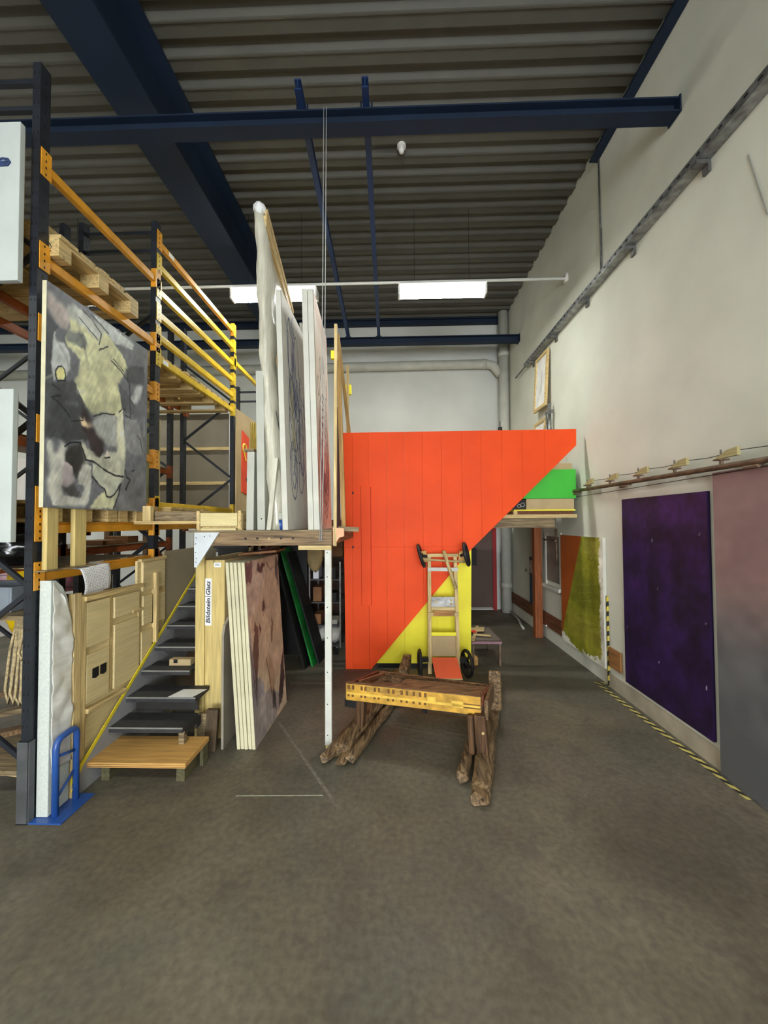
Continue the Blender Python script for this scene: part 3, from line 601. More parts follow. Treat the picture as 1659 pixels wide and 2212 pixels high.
t = thing('pipe_bundle', 'thin cables on the wall above the green box', 'cables', (2.2, 5.4, 2.61)); [part(t, 'cable', tube([(x, 5.45, 2.607), (x+.02, 5.45, 2.95)], .006, 5), M_dark) for x in (2.20, 2.28)]
single('antenna_stub', 'small black antenna stub standing behind the red panel top', 'antenna', join(tube([(1.77, 6.5, 1.94), (1.77, 6.5, 3.42)], .035, 10), tube([(1.77, 6.5, 3.42), (1.77, 6.5, 3.52)], .006, 6)), M_dark)
# ================================================================ home-made cart standing on end
t = thing('wooden_cart', 'home-made wooden push cart standing on end against the yellow board', 'cart', (.58, 4.75, 0))
def cp_(x, z, dy=0): return (x, 4.72+.08*(z/1.45)+dy, z)      # the cart leans back a little
part(t, 'rail', bar(cp_(.408, .035), cp_(.421, 1.46), .043, .05, (0, 1, 0)), M_pineZ, bev=.003)
part(t, 'rail', bar(cp_(.752, .035), cp_(.735, 1.46), .043, .05, (0, 1, 0)), M_pineZ, bev=.003)
part(t, 'top_bar', bar(cp_(.395, 1.443, -.03), cp_(.77, 1.443, -.03), .04, .036, (0, 1, 0)), M_pineX, bev=.002)
part(t, 'white_bar', bar(cp_(.398, 1.276, -.035), cp_(.766, 1.272, -.035), .02, .044), M_whiteg, bev=.002)
for x, a in ((.365, -.2), (.80, .16)):
    o = part(t, 'wheel_plate', hexa(cp_(x-.035, 1.36, -.05), (.07, 0, .012), (0, .022, 0), (-.02 if a < 0 else .015, 0, .13)), M_plyX, bev=.002)
part(t, 'steering_rod', tube([cp_(.345, 1.397, -.06), cp_(.845, 1.365, -.06)], .0135, 10), M_pineX, True)
part(t, 'push_tube', tube([cp_(.590, 1.50, -.09), cp_(.640, 1.33, -.085), cp_(.730, 1.05, -.06)], .021, 14), M_pineZ, True)
part(t, 'tube_end', tube([cp_(.7305, 1.049, -.06), cp_(.7315, 1.046, -.06)], .016, 14), M_dark)
pl = part(t, 'metal_plate', hexa(cp_(.437, .826, -.03), (.279, 0, 0), (0, .012, 0), (0, .006, .117)), mat('worn_pale_metal', (184, 186, 184), .5, .25, 18, dirt=.3))
for x, z in ((.495, .885), (.675, .86), (.68, .905)): part(pl, 'rivet', tube([cp_(x, z, -.034), cp_(x, z, -.028)], .016, 10), M_pineZ)
part(t, 'cross_strip', bar(cp_(.436, .806, -.04), cp_(.716, .806, -.04), .03, .038), M_pineX, bev=.002)
part(t, 'cross_block', bar(cp_(.459, .75, -.02), cp_(.707, .75, -.02), .05, .066), wood('cart_block', (178, 128, 74), 'X'), bev=.003)
for x in (.43, .735): part(t, 'end_block', bar(cp_(x-.028, .742, -.045), cp_(x+.028, .742, -.045), .03, .04), M_pineX, bev=.002)
part(t, 'cross_strip', bar(cp_(.433, .503, -.02), cp_(.727, .503, -.02), .02, .042), M_yelp)
part(t, 'back_board', hexa(cp_(.433, .232, .01), (.294, 0, 0), (0, .012, 0), (0, .013, .246)), M_mdf)
part(t, 'orange_flap', hexa((.431, 4.70, .222), (.300, 0, 0), (.030, -.20, -.165), (0, 0, .012)), mat('coral_paint', (246, 106, 66), .6, .05, 4), bev=.002)
part(t, 'flap_edge', bar((.461, 4.4985, .058), (.762, 4.4985, .058), .006, .014), M_pineX)
def wheel(parent, c, axis, R):
    w_ = part(parent, 'wheel', ring(c, axis, R-.02, .02, 26, 8), M_black, True); a = Vector(axis).normalized(); u = a.orthogonal().normalized(); b = a.cross(u); cv = Vector(c)
    part(w_, 'hub', tube([cv-a*.025, cv+a*.025], .028, 12), M_black, True)
    for k in range(5):
        e = u*math.cos(k*1.2566)+b*math.sin(k*1.2566); part(w_, 'spoke', bar(cv+e*.02, cv+e*(R-.02), .022, .012, a), M_black)
wheel(t, cp_(.317, 1.443, -.09), (1, -.12, .30), .15); wheel(t, cp_(.860, 1.458, -.09), (1, -.30, .22), .15)
wheel(t, (.289, 4.70, .165), (1, .02, 0), .165); wheel(t, (.850, 4.70, .165), (1, .25, 0), .165)
part(t, 'axle', bar((.29, 4.70, .205), (.39, 4.72, .205), .05, .055), M_black); part(t, 'axle', bar((.77, 4.72, .205), (.85, 4.70, .205), .05, .055), M_black)
part(t, 'axle', tube([cp_(.32, 1.443, -.07), cp_(.39, 1.43, -.05)], .018, 8), M_black); part(t, 'axle', tube([cp_(.79, 1.44, -.05), cp_(.86, 1.458, -.07)], .018, 8), M_black)
# ================================================================ low table with wooden scraps
t = thing('low_table', 'low grey table with a mauve edge behind the cart', 'table', (1.12, 5.3, 0))
part(t, 'top', box(.98, 1.36, 5.06, 5.72, .295, .315), mat('grey_tabletop', (130, 118, 108), .6, .1, 6)); part(t, 'edge', box(.98, 1.36, 5.05, 5.06, .285, .315), mat('mauve_edge', (150, 112, 122), .6, .1, 6))
for x, y in ((1.0, 5.08), (1.34, 5.08), (1.0, 5.70), (1.34, 5.70)): part(t, 'leg', box(x-.012, x+.012, y-.012, y+.012, 0, .295), M_rust)
t = thing('toy_plane', 'pale wooden scrap figure with a red spot lying on the low table', 'scrap', (1.1, 5.3, .316))
part(t, 'long_stick', bar((1.0, 5.07, .327), (1.17, 5.62, .36), .04, .015), M_pineX); part(t, 'cross_stick', bar((1.04, 5.28, .343), (1.26, 5.22, .343), .05, .012), M_pineX); part(t, 'wing', hexa((1.0, 5.36, .35), (.2, 0, .01), (.05, .18, .0), (0, 0, .012)), M_pineX); part(t, 'red_spot', tube([(1.06, 5.33, .362), (1.06, 5.33, .372)], .035, 12), mat('red_spot', (236, 62, 56), .6, .05, 4))
single('wood_offcut', 'small wood block on the floor under the low table', 'block', prism([(.92, 0), (1.06, 0), (1.06, .10), (1.0, .15), (.92, .15)], 'Y', 5.08, 5.14), M_plyX, bev=.004)
# ================================================================ antique sledge
L0 = Vector((-.42, 3.08, 0)); D = Vector((.31, .951, 0)).normalized(); S = Vector((D.y, -D.x, 0))
def sp_(a, t_, z): return L0+S*a+D*t_+Vector((0, 0, z))
def swarp(geo, seed, amp):
    r = random.Random(seed); return [tuple(Vector(p)+Vector((r.uniform(-amp, amp), r.uniform(-amp, amp), r.uniform(-amp*.5, amp)*(1 if p[2] > .01 else 0)))) for p in geo[0]], geo[1]
def log(a0, a1, t0, t1, z0, z1, n=9, seed=0, amp=.012, rise=0., dip=0.):
    """rough hewn beam along the sledge"""
    r = random.Random(seed); v, f = [], []; m = 8
    for i in range(n):
        k = i/(n-1); tt = t0+(t1-t0)*k; am, hw, hh = (a0+a1)/2, (a1-a0)/2, (z1-z0)/2; zc = (z0+z1)/2
        lift = rise*max(0, k-.8)/.2
        for j in range(m):
            an = 2*math.pi*(j+.5)/m; ca, sa = math.cos(an), math.sin(an)
            sq = 1/max(abs(ca), abs(sa))*.86+.14
            a = am+hw*ca*sq*.95; z = zc+hh*sa*sq*.95
            if z > z0+.02: z += r.uniform(-amp, amp*.4)
            else: z = max(z, z0)
            a += r.uniform(-amp, amp)
            v.append(tuple(sp_(a, tt+(r.uniform(-.03, .03) if i in (0, n-1) else 0), max(z+lift, z0 if lift == 0 else z+lift))))
    for i in range(n-1):
        for j in range(m): f.append((i*m+j, (i+1)*m+j, (i+1)*m+(j+1) % m, i*m+(j+1) % m))
    f.append(tuple(range(m))); f.append(tuple((n-1)*m+k for k in range(m-1, -1, -1)))
    return v, f
M_log = wood('weathered_runner', (132, 108, 78), 'Y', var=.6, dark=(84, 66, 48)); M_post = wood('worn_sledge_post', (100, 72, 48), 'Z', var=.5, dark=(72, 50, 34))
t = thing('sledge', 'old hewn wooden sledge with yellow painted front board in the middle of the floor', 'sledge', tuple(sp_(.5, .6, 0)))
rn = part(t, 'runner', join(log(-.12, .05, .02, 1.62, 0, .115, 12, 1, .012), log(.05, .13, -.04, 1.5, 0, .085, 12, 2, .010)), M_log, bev=.006)
part(rn, 'split_end', join(log(-.13, -.06, -.10, .25, .01, .08, 5, 9, .012), log(-.01, .07, -.10, .3, 0, .06, 5, 12, .012)), M_log)
part(rn, 'raised_tip', swarp(hexa(sp_(-.02, 1.52, .03), S*.10, D*.22+Vector((0, 0, .10)), (0, 0, .13)), 5, .008), M_log, bev=.008)
rn2 = part(t, 'runner', log(.985, 1.125, -.06, 1.75, 0, .11, 13, 3, .012), M_log, bev=.006)
part(rn2, 'split_end', log(1.0, 1.12, -.15, .10, 0, .07, 5, 8, .012), M_log); part(rn2, 'inner_block', log(.885, .965, .02, .42, 0, .10, 6, 6, .010), M_log)
part(t, 'post', join(bar(sp_(.0, .36, .08), sp_(.02, .36, .36), .075, .085, D)), M_post, bev=.012); part(t, 'post', bar(sp_(.02, .98, .08), sp_(.04, .95, .22), .07, .08, D), M_post, bev=.010)
part(t, 'post', join(bar(sp_(1.045, .30, .08), sp_(1.02, .30, .38), .085, .10, D), bar(sp_(.965, .27, .08), sp_(.955, .27, .37), .045, .06, D)), M_post, bev=.012); part(t, 'post', bar(sp_(1.06, 1.02, .08), sp_(1.05, .98, .22), .09, .09, D), M_post, bev=.010)
# tray: front board, sides, rear board, floor slats
zf0, zf1 = .312, .356; bh = .148
fbA, fbB = sp_(-.115, .30, zf0), sp_(1.035, .30, zf1)
fb = part(t, 'front_board', hexa(fbA, fbB-fbA, D*.045, (0, 0, bh)), M_oldX, bev=.006)
M_fy = mat('ochre_board_paint', (206, 158, 62), .6, .22, 10, .05, dirt=.25); M_fyl = mat('straw_board_paint', (230, 190, 82), .6, .12, 14); M_fbr = mat('brown_check_paint', (112, 78, 36), .7, .2, 12)
def onb(u, v, w2, h2, th=.0015, m=M_fy, nm='painted_field'):
    e = (fbB-fbA).normalized(); Lb = (fbB-fbA).length; p = fbA+e*(u*Lb)+Vector((0, 0, v*bh))-D*th
    return part(fb, nm, hexa(p, e*(w2*Lb), D*(th*.9), (0, 0, h2*bh)), m)
onb(.006, .03, .988, .94, .001); onb(.01, .36, .98, .13, .0022, M_fyl, 'painted_band')
for k, u in enumerate((.020, .055, .125, .155, .230, .262, .335, .372, .435, .475, .525, .570, .608)):
    onb(u, .66, .018, .24, .0026, M_fbr, 'check'); onb(u-.002, .24, .016, .13, .0026, M_fbr, 'check')
for u, w_ in ((.165, .06), (.27, .06), (.385, .045), (.485, .035), (.54, .028)): onb(u+.008, .62, w_, .30, .0020, wood('light_field', (188, 146, 72), 'X'), 'painted_field')
onb(.88, .52, .115, .05, .0026, M_fbr, 'groove'); onb(.88, .33, .115, .07, .0026, M_fbr, 'groove'); onb(.80, .30, .08, .34, .0022, M_fyl, 'straw_patch'); onb(.63, .45, .06, .28, .0022, M_fyl, 'straw_patch')
zb = .225
for a, z0 in ((-.10, zf0), (1.02, zf1)):
    p, q = sp_(a, .34, z0+.055), sp_(a, 1.02, zb); part(t, 'side_board', hexa(p, S*.03, q-p, (0, 0, .085)), wood('reddish_side', (122, 66, 44), 'Y', var=.35), bev=.004)
part(t, 'rear_board', hexa(sp_(-.10, 1.02, zb-.02), S*1.15, D*.03, (0, 0, .10)), M_oldX, bev=.004)
for k in range(11):
    tt = .36+k*.06; zz = .36-(tt-.34)*(.36-.235)/.68; r = random.Random(k)
    part(t, 'floor_slat', hexa(sp_(-.06 if k < 6 else .22, tt, zz+.014+.0), S*(1.05 if k < 6 else .80)+Vector((0, 0, .045*(1.0 if k < 6 else .6))), D*.05, (0, 0, .012)), M_oldX)
part(t, 'inner_rail', bar(sp_(-.02, .4, .44), sp_(.0, .98, .30), .03, .03), wood('light_rail', (150, 104, 74), 'Y'))
part(t, 'under_slat', hexa(sp_(-.10, .31, zf0-.005), fbB-fbA-S*.03, D*.012, (0, 0, .008)), M_dark)
part(t, 'corner_iron', swarp(hexa(sp_(-.13, .32, .245), S*.11, D*.06, (0, 0, .075)), 4, .006), M_dark, bev=.006); part(t, 'corner_iron', swarp(hexa(sp_(.93, .32, .295), S*.11, D*.05, (0, 0, .06)), 7, .006), M_dark)
part(t, 'end_post', swarp(bar(sp_(1.10, .92, .14), sp_(1.10, .90, .485), .105, .05, D), 3, .008), M_log, bev=.010)
part(t, 'side_plank', hexa(sp_(1.055, .30, .33), S*.03, D*.66+Vector((0, 0, -.10)), (0, 0, .15)), M_oldY, bev=.006)
part(t, 'peg', tube([sp_(1.05, .235, .26), sp_(1.05, .27, .26)], .010, 8), M_pineX); part(t, 'hook', tube([sp_(.58, .33, .33), sp_(.58, .33, .30)], .02, 8), M_dark)
# ================================================================ floor marks
single('floor_paint_line', 'short pale green paint line on the floor left of centre', 'floor mark', hexa((-1.09, 2.655, .0004), (.59, .016, 0), (0, .009, 0), (0, 0, .0006)), M_mark)
single('floor_drag_mark', 'long pale drag mark slanting across the floor below the canvas stack', 'floor mark', hexa((-1.10, 3.63, .0004), (.72, -1.09, 0), (.022, .014, 0), (0, 0, .0005)), M_scr)
single('floor_drag_mark', 'faint short scrape on the floor right of the sledge', 'floor mark', hexa((1.24, 2.62, .0004), (.06, .20, 0), (.016, 0, 0), (0, 0, .0005)), M_scr)

for x in (-.58, -.05): single('mezzanine_leg', ('timber leg of the side platform behind the red partition, left one', 'timber leg of the side platform behind the red partition, inner one')[x > -.5], 'leg', box(x, x+.07, 5.2, 5.27, 0, 1.765), M_oldY)
# ================================================================ pallet racks on the left
XF, XB = -2.28, -3.05                       # front row: face of the front posts, face of the rear posts
def rack_frame(label, yc, xf, xr, ztop, zig=.0, grp='rack frames of the front row', z0=0., top_rungs=True):
    t = thing('rack_upright', label, 'rack frame', (xf-.04, yc, z0), grp)
    PW = .052
    for x in (xf-PW, xr):
        p = part(t, 'post', join(box(x, x+PW, yc-.038, yc-.033, z0, ztop), box(x, x+.005, yc-.033, yc+.038, z0, ztop), box(x+PW-.005, x+PW, yc-.033, yc+.038, z0, ztop), box(x+.005, x+.016, yc+.032, yc+.038, z0, ztop), box(x+PW-.016, x+PW-.005, yc+.032, yc+.038, z0, ztop)), M_upr)
        hs = [box(x+PW, x+PW+.0006, yc-.006, yc+.006, z, z+.022) for z in np.arange(max(z0, .1)+.05, ztop-.05, .10)]+[box(x+sx_, x+sx_+.010, yc-.0386, yc-.0379, z, z+.02) for z in np.arange(max(z0, .1)+.08, ztop-.05, .10) for sx_ in (.008, .034)]
        part(p, 'slots', join(*hs), M_dark, kind='stuff')
        if z0 == 0: part(t, 'foot_plate', box(x-.015, x+PW+.004, yc-.05, yc+.05, 0, .006), M_upr)
    z = .25+zig+z0; s_ = 0; xa, xb = xf-.05, xr+.05
    while z+.55 < ztop-.45:
        a, b = ((xa, xb), (xb, xa))[s_ % 2]; part(t, 'brace', bar((a, yc, z), (b, yc, z+.52), .03, .022, (0, 1, 0)), M_upr); z += .55; s_ += 1
    if top_rungs:
        for zz in (ztop-.10, ztop-.28): part(t, 'rung', bar((xa, yc, zz), (xb, yc, zz), .03, .03), M_upr)
    return t
YA, YM, YZ = 2.43, 3.66, 5.47
f1 = rack_frame('tall rack frame nearest the viewer, beside the dark painting', YA, XF, XB, 4.86, .1)
rack_frame('middle rack frame behind the dark painting', YM, XF, XB, 4.78, .36)
rack_frame('far rack frame at the end of the yellow beams', YZ, XF, XB, 4.66, .05, top_rungs=False)
for i, (y, z) in enumerate(((YA, 4.8), (YM, 4.78), (YZ, 4.66))):
    rack_frame(('near', 'middle', 'far')[i]+' rack frame of the second row behind the front rack', y, -3.19, -4.0, z, .2, 'rack frames of the second row', top_rungs=(i == 0))
rack_frame('short rack frame against the end wall behind the wrapped canvas', 7.3, -2.25, -3.0, 4.45, .3, 'rack frames at the end wall')
single('post_guard', 'dark grey steel guard around the foot of the nearest rack post', 'guard', join(box(-2.352, -2.345, 2.385, 2.475, 0, .50), box(-2.278, -2.271, 2.385, 2.428, 0, .50), box(-2.345, -2.278, 2.380, 2.387, 0, .50)), mat('guard_grey', (84, 86, 88), .55, .15, 8, metal=.2), bev=.003)
def beam(label, y0, y1, x, ztop, m, h=.075, grp='front rack beams', side=1, tags=()):
    """horizontal rack beam along the hall with its hook-in end plates"""
    t = thing('rack_beam', label, 'rack beam', (x, (y0+y1)/2, ztop-h), grp); a, b = y0+.042, y1-.042
    part(t, 'beam', join(box(x-.045, x-.003, a, b, ztop-h, ztop-.018), box(x-.045, x-.018, a, b, ztop-.018, ztop)), m, bev=.003)
    for y, s_ in ((y0, 1), (y1, -1)):
        pl = part(t, 'end_plate', join(box(x-.002, x+.004, y-.034, y+.044*1, ztop-h-.055, ztop+.055) if False else box(x+.001, x+.006, min(y-s_*.030, y+s_*.048), max(y-s_*.030, y+s_*.048), ztop-h-.05, ztop+.055), box(x-.045, x+.001, min(y+s_*.0405, y+s_*.047), max(y+s_*.0405, y+s_*.047), ztop-h-.05, ztop+.055)), m, bev=.0015)
        part(pl, 'hook_hole', join(*[box(x+.006, x+.0065, y-.004+s_*.004, y+.006+s_*.004, ztop+dz-.008, ztop+dz+.008) for dz in (.035, -.015, -.06, -.105)]), M_dark, kind='stuff')
    for u in tags: part(t, 'sticker', box(x-.003, x-.002, a+(b-a)*u, a+(b-a)*u+.09, ztop-h+.01, ztop-.025), M_paper)
    return t
for z, m, lab in ((4.25, M_orange, 'topmost long orange beam of the near rack bay, below the roof'), (3.63, M_orange, 'orange beam carrying the pallet above the dark painting'), (3.155, M_orange, 'orange beam end showing right of the dark painting, upper one'), (2.50, M_orange, 'orange beam end showing right of the dark painting, lower one'), (2.04, M_orange, 'dull orange beam just behind the foot of the dark painting'), (1.865, M_orange, 'orange beam under the pallets below the dark painting'), (1.555, M_orange, 'low orange beam above the relief panel of the stairs')):
    beam(lab, YA, YM, XF, z, m)
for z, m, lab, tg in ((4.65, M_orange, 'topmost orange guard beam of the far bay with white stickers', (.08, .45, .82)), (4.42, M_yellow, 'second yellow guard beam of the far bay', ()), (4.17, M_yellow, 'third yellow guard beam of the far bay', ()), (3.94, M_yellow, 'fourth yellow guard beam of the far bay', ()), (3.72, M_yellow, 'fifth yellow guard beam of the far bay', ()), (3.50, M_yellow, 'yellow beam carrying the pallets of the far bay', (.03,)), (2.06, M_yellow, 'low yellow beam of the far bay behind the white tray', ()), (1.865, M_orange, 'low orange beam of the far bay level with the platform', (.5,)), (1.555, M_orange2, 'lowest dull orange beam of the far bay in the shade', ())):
    beam(lab, YM, YZ, XF, z, m, tags=tg)
beam('single yellow beam running on towards the end wall', YZ, 7.30, XF, 4.22, M_yellow)
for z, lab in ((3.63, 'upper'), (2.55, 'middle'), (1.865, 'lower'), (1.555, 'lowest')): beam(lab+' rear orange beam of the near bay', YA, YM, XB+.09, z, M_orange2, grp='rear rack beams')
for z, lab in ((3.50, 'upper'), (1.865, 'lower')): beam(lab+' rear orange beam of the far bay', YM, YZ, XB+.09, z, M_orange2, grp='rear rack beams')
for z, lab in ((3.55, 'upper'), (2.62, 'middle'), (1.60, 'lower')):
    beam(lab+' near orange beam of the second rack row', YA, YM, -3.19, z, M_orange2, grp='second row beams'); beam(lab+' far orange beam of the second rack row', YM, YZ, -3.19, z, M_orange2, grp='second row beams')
# ---- pallets
def pallet(label, x1, y0, z0, lx=1.2, ly=.8, grp='pallets on the racks', logo=False):
    """x1 = right hand end, boards on top run along X, stringers along Y"""
    x0 = x1-lx; t = thing('pallet', label, 'pallet', ((x0+x1)/2, y0+ly/2, z0), grp); n = 5; r = random.Random(int(y0*100+z0*7))
    for i in range(n):
        wd = (.145, .10, .145, .10, .145)[i]; yy = y0+(ly-.145)*i/4+(0 if i % 2 == 0 else .02); part(t, 'deck_board', box(x0, x1+r.uniform(-.01, .012), yy, yy+wd, z0+.122, z0+.144), M_palX)
    for x in (x0, (x0+x1)/2-.07, x1-.145): part(t, 'stringer_board', box(x, x+.145, y0, y0+ly, z0+.10, z0+.122), M_palY)
    for y in (y0, y0+ly/2-.05, y0+ly-.10):
        part(t, 'bottom_board', box(x0, x1, y, y+.10, z0, z0+.022), M_palX)
        for x in (x0, (x0+x1)/2-.07, x1-.145): part(t, 'block', box(x, x+.145, y, y+.10, z0+.022, z0+.10), M_palY)
    if logo:
        c = Vector((x1-.07, y0-.0008, z0+.066)); p = [c+Vector((.028*math.sin(a), 0, .028*math.cos(a))) for a in (0, 2.094, 4.189)]
        part(t, 'printed_mark', join(*[bar(p[i]*.9+p[(i+1) % 3]*.1, p[i]*.15+p[(i+1) % 3]*.85, .0015, .005, (0, 0, 1)) for i in range(3)], box(c.x-.018, c.x+.018, c.y-.0007, c.y, c.z-.036, c.z-.03), box(c.x-.03, c.x+.03, c.y-.0007, c.y, c.z-.042, c.z-.040)), M_dark)
    return t
pallet('wooden pallet with a printed triangle mark above the dark painting', -2.215, 2.475, 3.632, logo=True)
pallet('pallet stored in the rack behind the marked pallet', -2.40, 2.55, 3.80, .95, .8)
pallet('pallet on the yellow beams, nearer one', -2.335, 3.72, 3.405); pallet('pallet on the yellow beams, farther one', -2.335, 4.58, 3.405)
pallet('pallet right behind the foot of the dark painting', -2.25, 2.475, 1.867, ly=.62); pallet('pallet at rack level between painting and white tray', -2.25, 3.12, 1.867, ly=.52)
pallet('pallet at rack level behind the white tray', -2.18, 3.73, 1.867, ly=.75)
# ---- two white canvases hanging on the rack end at the far left
def white_canvas(label, z0, z1, x1, mark):
    t = thing('white_canvas', label, 'canvas', (-2.8, 2.30, z0), 'white canvases at the rack end'); part(t, 'stretched_canvas', box(-3.35, x1, 2.295, 2.33, z0, z1), mat('white_canvas', (184, 191, 188), .75, .03, 5, .03), bev=.003)
    part(t, 'stretcher', box(-3.33, x1-.02, 2.33, 2.35, z0+.02, z1-.02), M_pineX)
    if mark:
        sg = [tube([(-2.47, 2.2935, 4.11), (-2.42, 2.2935, 4.125), (-2.385, 2.2935, 4.12), (-2.372, 2.2935, 4.10), (-2.385, 2.2935, 4.082), (-2.43, 2.2935, 4.08), (-2.48, 2.2935, 4.085)], .007, 6), tube([(-2.48, 2.2935, 4.10), (-2.375, 2.2935, 4.105)], .008, 6), tube([(-2.46, 2.2935, 4.092), (-2.38, 2.2935, 4.092)], .007, 6), tube([(-2.49, 2.2935, 4.16), (-2.45, 2.2935, 4.15)], .005, 6)]
        part(t, 'brush_mark', join(*sg), mat('ink_blue', (44, 62, 104), .7, .2, 20))
white_canvas('upper white canvas with a blue brush mark at the left edge', 3.355, 4.36, -2.312, True); white_canvas('lower plain white canvas at the left edge', 1.742, 2.68, -2.325, False)
